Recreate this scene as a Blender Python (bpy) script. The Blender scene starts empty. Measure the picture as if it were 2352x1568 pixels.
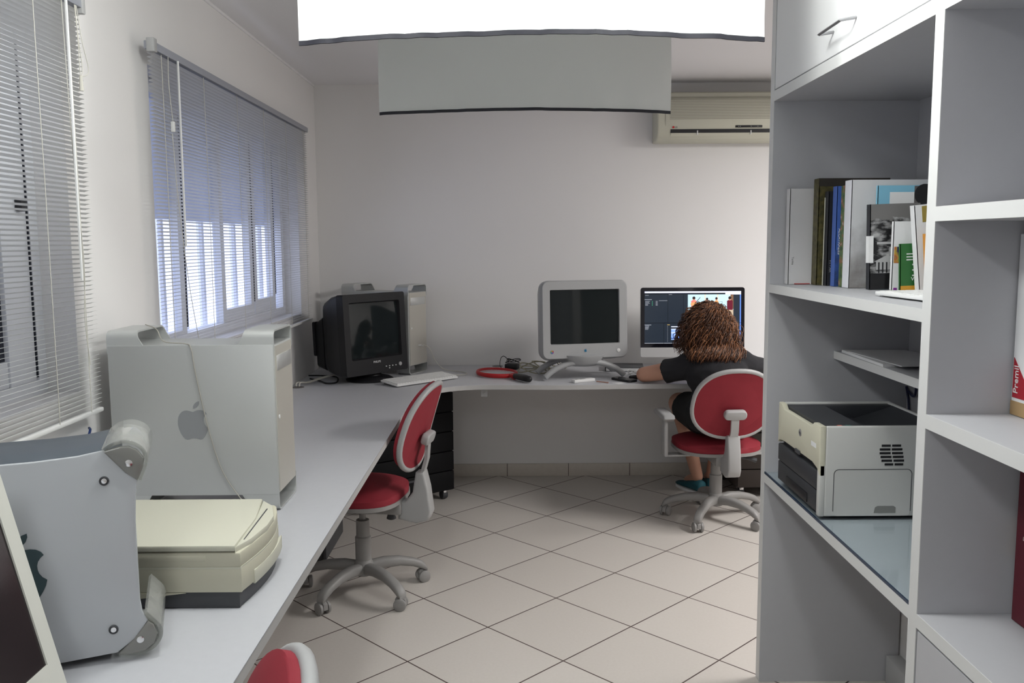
import bpy, bmesh, math, random
from mathutils import Matrix, Vector, noise
random.seed(7)
SC = bpy.context.scene
COL = SC.collection
R = math.radians

# ------------------------------------------------------------------ materials
def S(r, g, b):
    f = lambda c: (c/255/12.92) if c/255 <= .04045 else ((c/255+.055)/1.055)**2.4
    return (f(r), f(g), f(b), 1)
MATS = {}
def mat(name, col, rough=.5, metal=0., spec=.5, emit=0., bump=0., bscale=200., var=0., vscale=6., trans=0., coat=0., alpha=1., ior=1.45):
    if name in MATS: return MATS[name]
    m = bpy.data.materials.new(name); m.use_nodes = True
    nt = m.node_tree; b = nt.nodes['Principled BSDF']
    if len(col) == 3: col = (*col, 1)
    b.inputs['Base Color'].default_value = col
    b.inputs['Roughness'].default_value = rough
    b.inputs['Metallic'].default_value = metal
    b.inputs['Specular IOR Level'].default_value = spec
    b.inputs['IOR'].default_value = ior
    b.inputs['Transmission Weight'].default_value = trans
    b.inputs['Coat Weight'].default_value = coat
    b.inputs['Alpha'].default_value = alpha
    if emit:
        b.inputs['Emission Color'].default_value = col
        b.inputs['Emission Strength'].default_value = emit
    tc = None
    if bump or var:
        tc = nt.nodes.new('ShaderNodeTexCoord')
    if var:
        n = nt.nodes.new('ShaderNodeTexNoise'); n.inputs['Scale'].default_value = vscale; n.inputs['Detail'].default_value = 4
        nt.links.new(tc.outputs['Object'], n.inputs['Vector'])
        mx = nt.nodes.new('ShaderNodeMix'); mx.data_type = 'RGBA'
        d = [max(0, c*(1-var)) for c in col[:3]] + [1]; l = [min(1, c*(1+var)) for c in col[:3]] + [1]
        mx.inputs[6].default_value = d; mx.inputs[7].default_value = l
        nt.links.new(n.outputs['Fac'], mx.inputs[0]); nt.links.new(mx.outputs[2], b.inputs['Base Color'])
    if bump:
        n2 = nt.nodes.new('ShaderNodeTexNoise'); n2.inputs['Scale'].default_value = bscale; n2.inputs['Detail'].default_value = 2
        nt.links.new(tc.outputs['Object'], n2.inputs['Vector'])
        bp = nt.nodes.new('ShaderNodeBump'); bp.inputs['Strength'].default_value = bump; bp.inputs['Distance'].default_value = .002
        nt.links.new(n2.outputs['Fac'], bp.inputs['Height']); nt.links.new(bp.outputs['Normal'], b.inputs['Normal'])
    MATS[name] = m
    return m
def ramp_mat(name, scale, stops, rough=.5, detail=4., coord='Object', stretch=(1, 1, 1)):
    m = bpy.data.materials.new(name); m.use_nodes = True
    nt = m.node_tree; b = nt.nodes['Principled BSDF']; b.inputs['Roughness'].default_value = rough
    tc = nt.nodes.new('ShaderNodeTexCoord'); mp = nt.nodes.new('ShaderNodeMapping'); mp.inputs['Scale'].default_value = stretch
    n = nt.nodes.new('ShaderNodeTexNoise'); n.inputs['Scale'].default_value = scale; n.inputs['Detail'].default_value = detail
    cr = nt.nodes.new('ShaderNodeValToRGB')
    e = cr.color_ramp.elements
    e[0].position, e[0].color = stops[0]; e[1].position, e[1].color = stops[-1]
    for p, c in stops[1:-1]:
        k = e.new(p); k.color = c
    nt.links.new(tc.outputs[coord], mp.inputs[0]); nt.links.new(mp.outputs[0], n.inputs['Vector'])
    nt.links.new(n.outputs['Fac'], cr.inputs[0]); nt.links.new(cr.outputs[0], b.inputs['Base Color'])
    MATS[name] = m
    return m

def math_node(nt, op, a, b=None, c=None):
    n = nt.nodes.new('ShaderNodeMath'); n.operation = op
    for i, v in enumerate((a, b, c)):
        if v is None: continue
        if isinstance(v, (int, float)): n.inputs[i].default_value = v
        else: nt.links.new(v, n.inputs[i])
    return n.outputs[0]

M_wall = mat('wall_paint', (.79, .775, .765), .75, bump=.05, bscale=120)
M_ceil = mat('ceiling_paint', (.80, .79, .80), .8)
M_desk = mat('grey_laminate', (.51, .515, .54), .42, bump=.03, bscale=500, var=.03, vscale=60)
M_deskedge = mat('laminate_edge', (.46, .455, .45), .5)
M_case = mat('bookcase_laminate', (.47, .47, .49), .45, var=.02, vscale=40)
M_caseedge = mat('bookcase_edge', (.66, .66, .65), .45)
M_alu = mat('anodised_aluminium', (.50, .51, .50), .42, metal=.35, bump=.02, bscale=900)
M_aluedge = mat('bright_aluminium', (.62, .63, .62), .3, metal=.6)
M_logo = mat('dull_logo_grey', (.30, .31, .32), .35, metal=.3)
M_black = mat('black_plastic', (.012, .012, .014), .45)
M_blackgl = mat('black_gloss', (.008, .008, .012), .08, coat=.3)
M_screen = mat('dark_glass', (.012, .016, .017), .07, spec=.32)
M_greyp = mat('grey_plastic', (.27, .262, .255), .45, bump=.03, bscale=600)
M_greyl = mat('light_grey_plastic', (.38, .38, .38), .4)
M_red = mat('red_fabric', (.245, .014, .026), .75, bump=.12, bscale=900, var=.08, vscale=25)
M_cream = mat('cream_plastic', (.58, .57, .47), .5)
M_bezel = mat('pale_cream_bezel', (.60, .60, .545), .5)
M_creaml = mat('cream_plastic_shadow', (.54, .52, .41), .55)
M_white = mat('white_plastic', (.74, .74, .73), .4)
M_whitep = mat('white_paper', (.76, .76, .76), .7)
M_chrome = mat('chrome', (.75, .75, .76), .15, metal=1.)
M_darkgrey = mat('dark_grey_plastic', (.055, .057, .062), .5)
M_slat = mat('blind_slat', (.66, .66, .65), .4)
M_frame = mat('white_window_frame', (.72, .73, .77), .4)
M_skin = mat('skin', (.50, .27, .19), .55, var=.05, vscale=12)
M_cloth = mat('black_cotton', (.012, .012, .015), .85, bump=.2, bscale=400)
def clear_mat():
    m = bpy.data.materials.new('clear_smoky_plastic'); m.use_nodes = True
    nt = m.node_tree; b = nt.nodes['Principled BSDF']; o = nt.nodes['Material Output']
    b.inputs['Base Color'].default_value = (.50, .50, .48, 1); b.inputs['Roughness'].default_value = .06; b.inputs['Specular IOR Level'].default_value = .9
    tr = nt.nodes.new('ShaderNodeBsdfTransparent'); tr.inputs[0].default_value = (.86, .87, .85, 1)
    lw = nt.nodes.new('ShaderNodeLayerWeight'); lw.inputs[0].default_value = .35
    f = nt.nodes.new('ShaderNodeMapRange'); f.inputs[3].default_value = .16; f.inputs[4].default_value = .75; nt.links.new(lw.outputs['Facing'], f.inputs[0])
    mx = nt.nodes.new('ShaderNodeMixShader'); nt.links.new(f.outputs[0], mx.inputs[0]); nt.links.new(tr.outputs[0], mx.inputs[1]); nt.links.new(b.outputs[0], mx.inputs[2]); nt.links.new(mx.outputs[0], o.inputs[0])
    return m
M_clear = clear_mat()
M_graph = mat('graphite_plastic', (.085, .10, .12), .35)
M_silver = mat('silver_plastic', (.46, .48, .50), .25, coat=.25)
M_cord = mat('cream_cord', (.55, .53, .47), .6)
M_cordbeige = mat('beige_cable', (.36, .34, .24), .6)

# ------------------------------------------------------------------ mesh builder
class MB:
    def __init__(self, M=None):
        self.v = []; self.f = []; self.mi = []; self.k = 0; self.M = M or Matrix.Identity(4)
    def add(self, vs, fs, M=None):
        M = self.M @ M if M is not None else self.M
        o = len(self.v)
        self.v += [tuple(M @ Vector(p)) for p in vs]
        for f in fs: self.f.append([i+o for i in f]); self.mi.append(self.k)
        return self
    def bm(self, b, M=None):
        b.verts.index_update()
        self.add([v.co[:] for v in b.verts], [[v.index for v in f.verts] for f in b.faces], M); b.free(); return self
    def box(self, x0, x1, y0, y1, z0, z1, bev=0., seg=2, M=None):
        b = bmesh.new(); bmesh.ops.create_cube(b, size=1)
        for v in b.verts:
            v.co = ((x0+x1)/2+v.co.x*(x1-x0), (y0+y1)/2+v.co.y*(y1-y0), (z0+z1)/2+v.co.z*(z1-z0))
        if bev: bmesh.ops.bevel(b, geom=b.edges[:], offset=bev, segments=seg, profile=.5, affect='EDGES')
        return self.bm(b, M)
    def prism(self, pts, d0, d1, plane='XY', bev=0., seg=2, M=None):
        # polygon in a plane, extruded along the third axis
        b = bmesh.new()
        mp = {'XY': lambda u, v, w: (u, v, w), 'XZ': lambda u, v, w: (u, w, v), 'YZ': lambda u, v, w: (w, u, v)}[plane]
        lo = [b.verts.new(mp(u, v, d0)) for u, v in pts]; hi = [b.verts.new(mp(u, v, d1)) for u, v in pts]
        n = len(pts)
        a = b.faces.new(lo); c = b.faces.new(hi)
        for i in range(n): b.faces.new((lo[i], lo[(i+1) % n], hi[(i+1) % n], hi[i]))
        bmesh.ops.recalc_face_normals(b, faces=b.faces[:])
        if bev:
            es = list(set(a.edges[:]+c.edges[:]))
            bmesh.ops.bevel(b, geom=es, offset=bev, segments=seg, profile=.5, affect='EDGES')
        return self.bm(b, M)
    def tube(self, pts, r, seg=8, closed=False, sy=1., M=None):
        P = [Vector(p) for p in pts]; n = len(P)
        rr = r if isinstance(r, (list, tuple)) else [r]*n
        vs, fs = [], []
        up = None
        for i, p in enumerate(P):
            t = (P[(i+1) % n]-P[i-1]) if closed else (P[min(i+1, n-1)]-P[max(i-1, 0)])
            t = t.normalized() if t.length > 1e-9 else Vector((0, 0, 1))
            if up is None:
                up = Vector((0, 0, 1)) if abs(t.z) < .9 else Vector((0, 1, 0))
            x = t.cross(up)
            if x.length < 1e-6: x = t.cross(Vector((1, 0, 0)))
            x.normalize(); up = x.cross(t).normalized()
            for j in range(seg):
                a = 2*math.pi*j/seg
                vs.append(p + x*(math.cos(a)*rr[i]) + up*(math.sin(a)*rr[i]*sy))
        for i in range(n if closed else n-1):
            i2 = (i+1) % n
            for j in range(seg):
                j2 = (j+1) % seg
                fs.append((i*seg+j, i2*seg+j, i2*seg+j2, i*seg+j2))
        if not closed:
            fs.append(list(range(seg))); fs.append([(n-1)*seg+j for j in reversed(range(seg))])
        return self.add(vs, fs, M)
    def lathe(self, prof, seg=24, M=None):
        vs, fs = [], []
        n = len(prof)
        for r, z in prof:
            for j in range(seg):
                a = 2*math.pi*j/seg; vs.append((r*math.cos(a), r*math.sin(a), z))
        for i in range(n-1):
            for j in range(seg):
                j2 = (j+1) % seg
                fs.append((i*seg+j, i*seg+j2, (i+1)*seg+j2, (i+1)*seg+j))
        fs.append(list(reversed(range(seg)))); fs.append([(n-1)*seg+j for j in range(seg)])
        return self.add(vs, fs, M)
    def loft(self, rings, M=None, cap=True):
        n = len(rings[0]); vs = [p for r in rings for p in r]; fs = []
        for i in range(len(rings)-1):
            for j in range(n):
                j2 = (j+1) % n
                fs.append((i*n+j, i*n+j2, (i+1)*n+j2, (i+1)*n+j))
        if cap: fs.append(list(reversed(range(n)))); fs.append([(len(rings)-1)*n+j for j in range(n)])
        return self.add(vs, fs, M)
    def caps(self, p, q, r1, r2, seg=14, flat=False):
        p, q = Vector(p), Vector(q); d = q-p; L = d.length
        prof = []
        if not flat:
            for k in range(0, 5):
                a = -math.pi/2+k*math.pi/10; prof.append((max(1e-4, r1*math.cos(a)), r1*math.sin(a)))
        else: prof.append((1e-4, -.0)); 
        prof += [(r1, 0), (r2, L)]
        if not flat:
            for k in range(1, 6):
                a = k*math.pi/10; prof.append((max(1e-4, r2*math.cos(a)), L+r2*math.sin(a)))
        else: prof.append((1e-4, L))
        M = Matrix.Translation(p) @ d.to_track_quat('Z', 'Y').to_matrix().to_4x4()
        return self.lathe(prof, seg, M)
    def ell(self, c, r, seg=20, M=None):
        b = bmesh.new(); bmesh.ops.create_uvsphere(b, u_segments=seg, v_segments=max(8, seg//2), radius=1)
        for v in b.verts: v.co = Vector((c[0]+v.co.x*r[0], c[1]+v.co.y*r[1], c[2]+v.co.z*r[2]))
        return self.bm(b, M)
    def mesh(self, name):
        me = bpy.data.meshes.new(name); me.from_pydata(self.v, [], self.f)
        b = bmesh.new(); b.from_mesh(me); bmesh.ops.remove_doubles(b, verts=b.verts[:], dist=1e-6)
        bmesh.ops.recalc_face_normals(b, faces=b.faces[:]) if len(b.faces) == len(self.f) else None
        same = len(b.faces) == len(self.f)
        if same: b.to_mesh(me)
        b.free()
        me.polygons.foreach_set('material_index', self.mi)
        return me

def finish(me, ang=35):
    me.polygons.foreach_set('use_smooth', [True]*len(me.polygons))
    me.set_sharp_from_angle(angle=R(ang)); me.update()
def obj(name, mb, mats, parent=None, ang=35, loc=None, rot=None):
    me = mb.mesh(name) if isinstance(mb, MB) else mb
    for m in (mats if isinstance(mats, (list, tuple)) else [mats]): me.materials.append(m)
    finish(me, ang)
    o = bpy.data.objects.new(name, me); COL.objects.link(o)
    if parent: o.parent = parent
    if loc: o.location = loc
    if rot: o.rotation_euler = rot
    return o
def tag(o, label, cat, group=None, kind=None):
    o['label'] = label; o['category'] = cat
    if group: o['group'] = group
    if kind: o['kind'] = kind
    return o
def thing(name, label, cat, loc=(0, 0, 0), rz=0., group=None):
    o = bpy.data.objects.new(name, None); COL.objects.link(o)
    o.empty_display_size = .1; o.location = loc; o.rotation_euler = (0, 0, rz)
    return tag(o, label, cat, group)
def struct(name, mb, mats, parent=None, ang=35):
    o = obj(name, mb, mats, parent, ang)
    if parent is None: o['kind'] = 'structure'
    return o
def copy_tree(o, parent=None):
    c = o.copy(); COL.objects.link(c)
    if parent: c.parent = parent
    for ch in [x for x in COL.objects if x.parent == o]: copy_tree(ch, c)
    return c
def bake(me, *mods):
    # evaluate modifiers on a temporary object and hand back a plain mesh
    t = bpy.data.objects.new('temporary', me); COL.objects.link(t)
    for typ, kw in mods:
        m = t.modifiers.new(typ, typ)
        for k, v in kw.items(): setattr(m, k, v)
    dg = bpy.context.evaluated_depsgraph_get(); dg.update()
    r = bpy.data.meshes.new_from_object(t.evaluated_get(dg), depsgraph=dg)
    bpy.data.objects.remove(t)
    return r
def text(name, body, size, M, m, parent, ext=.0004, align='CENTER'):
    cu = bpy.data.curves.new('writing', 'FONT'); cu.body = body; cu.size = size; cu.extrude = ext
    cu.align_x = align; cu.align_y = 'CENTER'; cu.resolution_u = 3
    t = bpy.data.objects.new('temporary', cu); COL.objects.link(t)
    dg = bpy.context.evaluated_depsgraph_get(); dg.update()
    me = bpy.data.meshes.new_from_object(t.evaluated_get(dg), depsgraph=dg)
    bpy.data.objects.remove(t); bpy.data.curves.remove(cu)
    me.materials.clear(); me.transform(M); me.materials.append(m)
    o = bpy.data.objects.new(name, me); COL.objects.link(o); o.parent = parent
    return o
def FR(o, x, y):
    # frame with origin o, local x and y directions (z = x cross y)
    x = Vector(x).normalized(); y = Vector(y).normalized(); z = x.cross(y).normalized()
    return Matrix(((x.x, y.x, z.x, o[0]), (x.y, y.y, z.y, o[1]), (x.z, y.z, z.z, o[2]), (0, 0, 0, 1)))
def rrect(x0, x1, y0, y1, r, n=5):
    p = []
    for cx, cy, a0 in ((x1-r, y1-r, 0), (x0+r, y1-r, 90), (x0+r, y0+r, 180), (x1-r, y0+r, 270)):
        for k in range(n+1):
            a = R(a0+90*k/n); p.append((cx+r*math.cos(a), cy+r*math.sin(a)))
    return p
def bez(a, b, c, d, n=8):
    out = []
    for i in range(n+1):
        t = i/n; u = 1-t
        out.append(tuple(a[k]*u**3+3*b[k]*u*u*t+3*c[k]*u*t*t+d[k]*t**3 for k in range(len(a))))
    return out
def spline(pts, n=6):
    P = [Vector(p) for p in pts]; P = [P[0]*2-P[1]] + P + [P[-1]*2-P[-2]]
    out = []
    for i in range(1, len(P)-2):
        for k in range(n):
            t = k/n
            out.append(.5*((2*P[i]) + (P[i+1]-P[i-1])*t + (2*P[i-1]-5*P[i]+4*P[i+1]-P[i+2])*t*t + (3*P[i]-P[i-1]-3*P[i+1]+P[i+2])*t**3))
    out.append(P[-2]); return out

# ------------------------------------------------------------------ camera
XL, YB, ZC = -1.212, 5.537, 2.47
ZD = .7253
F_PX, PITCH, ROLL = 2012., R(6.45), R(-.37)
fw = Vector((0, math.cos(PITCH), -math.sin(PITCH))); rt = Vector((1, 0, 0)); up = rt.cross(fw)
r2 = rt*math.cos(ROLL)+up*math.sin(ROLL); u2 = -rt*math.sin(ROLL)+up*math.cos(ROLL)
cd = bpy.data.cameras.new('camera'); cam = bpy.data.objects.new('camera', cd); COL.objects.link(cam)
cam.matrix_world = Matrix(((r2.x, u2.x, -fw.x, 0), (r2.y, u2.y, -fw.y, 0), (r2.z, u2.z, -fw.z, 1.5), (0, 0, 0, 1)))
cd.sensor_width = 36; cd.sensor_fit = 'HORIZONTAL'; cd.lens = F_PX/2352*36; cd.clip_start = .05
SC.camera = cam

# ------------------------------------------------------------------ room shell
def tile_floor_mat():
    m = bpy.data.materials.new('floor_tiles'); m.use_nodes = True
    nt = m.node_tree; b = nt.nodes['Principled BSDF']
    tc = nt.nodes.new('ShaderNodeTexCoord'); sp = nt.nodes.new('ShaderNodeSeparateXYZ'); nt.links.new(tc.outputs['Object'], sp.inputs[0])
    th = R(44.7); s = .3972; x0, y0 = -.3788, 4.136
    c, sn = math.cos(th), math.sin(th)
    def coord(ax, ay):
        a = math_node(nt, 'MULTIPLY', math_node(nt, 'SUBTRACT', sp.outputs[0], x0), ax/s)
        bb = math_node(nt, 'MULTIPLY', math_node(nt, 'SUBTRACT', sp.outputs[1], y0), ay/s)
        return math_node(nt, 'ADD', math_node(nt, 'ADD', a, bb), 50.)
    ua, ub = coord(-c, -sn), coord(sn, -c)
    def edge(u):
        fr = math_node(nt, 'FRACT', u)
        return math_node(nt, 'MINIMUM', fr, math_node(nt, 'SUBTRACT', 1., fr))
    d = math_node(nt, 'MINIMUM', edge(ua), edge(ub))
    g = nt.nodes.new('ShaderNodeMapRange'); g.inputs[1].default_value = .0055; g.inputs[2].default_value = .0085
    nt.links.new(d, g.inputs[0])
    # tone of each tile
    cmb = nt.nodes.new('ShaderNodeCombineXYZ'); nt.links.new(math_node(nt, 'FLOOR', ua), cmb.inputs[0]); nt.links.new(math_node(nt, 'FLOOR', ub), cmb.inputs[1])
    wn = nt.nodes.new('ShaderNodeTexWhiteNoise'); wn.noise_dimensions = '2D'; nt.links.new(cmb.outputs[0], wn.inputs['Vector'])
    n = nt.nodes.new('ShaderNodeTexNoise'); n.inputs['Scale'].default_value = 90; n.inputs['Detail'].default_value = 3; nt.links.new(tc.outputs['Object'], n.inputs['Vector'])
    f = math_node(nt, 'ADD', math_node(nt, 'MULTIPLY', wn.outputs[0], .35), math_node(nt, 'MULTIPLY', n.outputs['Fac'], .65))
    mx = nt.nodes.new('ShaderNodeMix'); mx.data_type = 'RGBA'; mx.inputs[6].default_value = (.545, .505, .465, 1); mx.inputs[7].default_value = (.63, .59, .55, 1)
    nt.links.new(f, mx.inputs[0])
    m2 = nt.nodes.new('ShaderNodeMix'); m2.data_type = 'RGBA'; m2.inputs[6].default_value = (.075, .05, .045, 1)
    nt.links.new(g.outputs[0], m2.inputs[0]); nt.links.new(mx.outputs[2], m2.inputs[7]); nt.links.new(m2.outputs[2], b.inputs['Base Color'])
    rr = nt.nodes.new('ShaderNodeMapRange'); rr.inputs[3].default_value = .9; rr.inputs[4].default_value = .33
    nt.links.new(g.outputs[0], rr.inputs[0]); nt.links.new(rr.outputs[0], b.inputs['Roughness'])
    bp = nt.nodes.new('ShaderNodeBump'); bp.inputs['Strength'].default_value = .35; bp.inputs['Distance'].default_value = .002
    nt.links.new(g.outputs[0], bp.inputs['Height']); nt.links.new(bp.outputs['Normal'], b.inputs['Normal'])
    return m
def skirting_mat():
    m = bpy.data.materials.new('skirting_tiles'); m.use_nodes = True
    nt = m.node_tree; b = nt.nodes['Principled BSDF']; b.inputs['Roughness'].default_value = .4
    tc = nt.nodes.new('ShaderNodeTexCoord'); sp = nt.nodes.new('ShaderNodeSeparateXYZ'); nt.links.new(tc.outputs['Object'], sp.inputs[0])
    u = math_node(nt, 'FRACT', math_node(nt, 'ADD', math_node(nt, 'MULTIPLY', math_node(nt, 'ADD', sp.outputs[0], .036), 1/.395), 20.))
    d = math_node(nt, 'MINIMUM', u, math_node(nt, 'SUBTRACT', 1., u))
    g = math_node(nt, 'GREATER_THAN', d, .006)
    n = nt.nodes.new('ShaderNodeTexNoise'); n.inputs['Scale'].default_value = 40; nt.links.new(tc.outputs['Object'], n.inputs['Vector'])
    mx = nt.nodes.new('ShaderNodeMix'); mx.data_type = 'RGBA'; mx.inputs[6].default_value = (.54, .49, .43, 1); mx.inputs[7].default_value = (.63, .58, .52, 1)
    nt.links.new(n.outputs['Fac'], mx.inputs[0])
    m2 = nt.nodes.new('ShaderNodeMix'); m2.data_type = 'RGBA'; m2.inputs[6].default_value = (.12, .09, .08, 1)
    nt.links.new(g, m2.inputs[0]); nt.links.new(mx.outputs[2], m2.inputs[7]); nt.links.new(m2.outputs[2], b.inputs['Base Color'])
    return m
struct('floor', MB().box(-1.45, 4.3, -2.2, 5.75, -.1, 0), tile_floor_mat())
struct('ceiling', MB().box(-1.45, 4.3, -2.2, 5.75, ZC, ZC+.1), M_ceil)
struct('wall_back', MB().box(-1.45, 4.3, YB, YB+.16, 0, ZC), M_wall)
struct('wall_rear', MB().box(-1.45, 4.3, -2.2, -2.05, 0, ZC), M_wall)
struct('wall_right', MB().box(4.15, 4.3, -2.05, YB, 0, ZC), M_wall)
struct('wall_partition', MB().box(1.318, 1.45, -2.05, 2.9, 0, ZC), M_wall)
W1 = (.55, 2.428, 1.09, 2.1); W2 = (3.01, 5.035, 1.10, 2.1)
wl = MB(); xa, xb = XL-.16, XL
for y0, y1, z0, z1 in ((-2.05, YB, 0, 1.09), (-2.05, YB, 2.1, ZC), (-2.05, W1[0], 1.09, 2.1), (W1[1], W2[0], 1.09, 2.1), (W2[1], YB, 1.09, 2.1)):
    wl.box(xa, xb, y0, y1, z0, z1)
struct('wall_left', wl, M_wall)
struct('baseboard_back', MB().box(XL, 4.15, YB-.012, YB, 0, .081, bev=.002), skirting_mat())
struct('baseboard_right', MB().box(1.268, 1.318, -1.9, 2.845, 0, .095, bev=.002), mat('grey_duct', (.50, .50, .50), .5))
# thin raised joint running along the top of the walls
struct('trim_1', MB().box(XL, XL+.006, -2.05, YB, ZC-.012, ZC), M_ceil)

# ------------------------------------------------------------------ windows (frame, panes, shutters, bars)
def shutter_mat():
    m = mat('window_shutter', (.68, .69, .74), .5)
    nt = m.node_tree; b = nt.nodes['Principled BSDF']; o = nt.nodes['Material Output']
    tr = nt.nodes.new('ShaderNodeBsdfTranslucent'); tr.inputs[0].default_value = (.7, .72, .78, 1)
    mx = nt.nodes.new('ShaderNodeMixShader'); mx.inputs[0].default_value = .45
    nt.links.new(b.outputs[0], mx.inputs[1]); nt.links.new(tr.outputs[0], mx.inputs[2]); nt.links.new(mx.outputs[0], o.inputs[0])
    return m
M_shut = shutter_mat()
def pane_mat():
    m = bpy.data.materials.new('window_pane'); m.use_nodes = True
    nt = m.node_tree; nt.nodes.clear()
    o = nt.nodes.new('ShaderNodeOutputMaterial'); t = nt.nodes.new('ShaderNodeBsdfTransparent'); g = nt.nodes.new('ShaderNodeBsdfGlossy')
    g.inputs['Roughness'].default_value = .02; t.inputs[0].default_value = (.93, .95, 1, 1)
    mx = nt.nodes.new('ShaderNodeMixShader'); mx.inputs[0].default_value = .06
    nt.links.new(t.outputs[0], mx.inputs[1]); nt.links.new(g.outputs[0], mx.inputs[2]); nt.links.new(mx.outputs[0], o.inputs[0])
    return m
M_pane = pane_mat()
M_gask = mat('dark_gasket', (.015, .018, .03), .6)
xw = XL-.12
w2 = thing('window_2', 'wide white sliding window behind the far closed blind', 'window', (0, 0, 0)); w2['kind'] = 'structure'
f = MB()
f.box(xw-.03, xw+.03, W2[0], W2[0]+.05, 1.10, 2.1); f.box(xw-.03, xw+.03, W2[1]-.05, W2[1], 1.10, 2.1)
f.box(xw-.03, xw+.03, W2[0]+.05, W2[1]-.05, 1.10, 1.145); f.box(xw-.03, xw+.03, W2[0]+.05, W2[1]-.05, 2.05, 2.1)
obj('frame', f, M_frame, w2)
for y0, y1, zb in ((3.06, 3.52, 1.16), (3.97, 4.455, 1.20), (4.47, 4.86, 1.215)):
    sfr = MB()
    sfr.box(xw-.012, xw+.022, y0, y0+.05, 1.145, 2.05); sfr.box(xw-.012, xw+.022, y1-.05, y1, 1.145, 2.05); sfr.box(xw-.012, xw+.022, y0+.05, y1-.05, 1.145, zb)
    s_ = obj('sash', sfr, M_frame, w2)
    obj('pane', MB().box(xw, xw+.004, y0+.05, y1-.05, zb, 2.05), M_pane, s_)
    obj('gasket', MB().box(xw+.004, xw+.024, y1-.001, y1+.010, zb+.01, 2.0), M_gask, s_)
obj('pane', MB().box(xw-.002, xw+.002, 3.55, 3.97, 1.145, 2.05), M_pane, w2)
obj('pane', MB().box(xw-.002, xw+.002, 4.89, 4.985, 1.145, 2.05), M_pane, w2)
obj('shutter', MB().box(xw-.06, xw-.04, W2[0], W2[1], 1.60, 2.1), M_shut, w2)
for k in range(9):
    y = 3.12+k*.235
    obj('window_bar', MB().tube([(xw-.10, y, 1.1), (xw-.10, y, 2.1)], .017, 8), M_frame, w2)
obj('sill', MB().box(XL-.155, XL-.005, W2[0]-.0, W2[1], 1.09, 1.102, bev=.003), M_wall, w2)
w1 = thing('window_1', 'near window with closed pale shutter panels behind the near blind', 'window', (0, 0, 0)); w1['kind'] = 'structure'
f = MB()
f.box(xw-.03, xw+.03, W1[0], W1[0]+.04, 1.09, 2.1); f.box(xw-.03, xw+.03, W1[1]-.04, W1[1], 1.09, 2.1)
f.box(xw-.03, xw+.03, W1[0]+.04, W1[1]-.04, 1.09, 1.13); f.box(xw-.03, xw+.03, W1[0]+.04, W1[1]-.04, 2.06, 2.1)
obj('frame', f, M_frame, w1)
sfr = MB(); sfr.box(xw-.01, xw+.025, 2.26, 2.385, 1.13, 2.06, bev=.004)
s_ = obj('sash', sfr, M_frame, w1)
obj('handle', MB().box(xw+.025, xw+.045, 2.33, 2.36, 1.59, 1.625, bev=.005), M_black, s_)
obj('gasket', MB().box(xw+.018, xw+.028, 2.385, 2.393, 1.14, 2.03), M_gask, s_)
obj('shutter', MB().box(xw-.02, xw, 1.0, 2.2, 1.2, 2.06), M_shut, w1)
obj('gasket', MB().box(xw-.01, xw+.012, 2.215, 2.26, 1.2, 1.72), M_gask, w1)
obj('pane', MB().box(xw-.004, xw+.0, .59, 1.0, 1.13, 2.06), M_pane, w1)
obj('rail', MB().box(xw-.01, xw+.02, .59, 2.26, 1.13, 1.2, bev=.003), M_frame, w1)
obj('sill', MB().box(XL-.155, XL-.005, W1[0], W1[1], 1.08, 1.092, bev=.003), M_wall, w1)

# ------------------------------------------------------------------ venetian blinds
def blind(label, y0, y1, z0, z1, wand, cords, wandz):
    t = thing('venetian_blind', label, 'blind', (XL, (y0+y1)/2, z1), 0, 'venetian blinds over the windows')
    L = (y1-y0)/2; X = .05
    obj('headrail', MB().box(X-.014, X+.014, -L, L, -.026, 0, bev=.002), mat('headrail_grey', (.30, .31, .35), .4), t)
    b = MB(); zz = -.036; a = R(15); n = 0
    while zz > -(z1-z0)+.02:
        pr = []
        for u in (-1, -.5, 0, .5, 1):
            pr.append((X+u*.0085*math.cos(a), zz+u*.0085*math.sin(a)+.0011*(1-u*u)))
        vs = [(x, -L+.008+random.uniform(-.002, .002), z) for x, z in pr]+[(x, L-.008+random.uniform(-.002, .002), z) for x, z in pr]
        b.add(vs, [(i, i+1, i+6, i+5) for i in range(4)])
        zz -= .0122
    obj('slats', b, M_slat, t, 60)
    obj('bottom_rail', MB().box(X-.009, X+.009, -L+.004, L-.004, -(z1-z0), -(z1-z0)+.012, bev=.003), M_white, t)
    for y in cords:
        obj('ladder_cord', MB().tube([(X+.009, y, -.03), (X+.0095, y+.001, -.5), (X+.009, y, -(z1-z0)+.01)], .0011, 5), M_cord, t)
    obj('bracket', MB().box(X-.03, X+.016, L-.008, L+.012, -.04, .016, bev=.003) if wand > 0 else MB().box(X-.004, X+.022, -L-.006, -L+.022, -.036, .008, bev=.003), M_greyl, t)
    obj('wand', MB().tube([(X+.026, wand, -.03), (X+.024, wand, wandz)], .0038, 6), M_white, t)
    return t, X, L
b2, X, L = blind('wide pale venetian blind closed over the far window', 2.90, 5.065, 1.062, 2.152, -.90, (-.6, -.2, .2, .6, .98, -1.0), -.66)
obj('lift_cord', MB().tube(spline([(X+.02, -.97, -.03), (X+.022, -.98, -.12), (X+.024, -.965, -.24)]), .0012, 5), M_cord, b2)
obj('tassel', MB().box(X+.018, X+.030, -.971, -.959, -.275, -.24, bev=.002), M_white, b2)
obj('lift_cord', MB().tube(spline([(X+.02, -.965, -.28), (X+.024, -.95, -.5), (X+.03, -.9, -.8), (X+.03, -.80, -1.08)]), .0012, 5), M_cord, b2)
b1, X, L = blind('near venetian blind at the left edge, slats half open', .35, 2.442, 1.035, 2.158, .93, (-.4, .0, .45, .8, .97), -.75)
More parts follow.
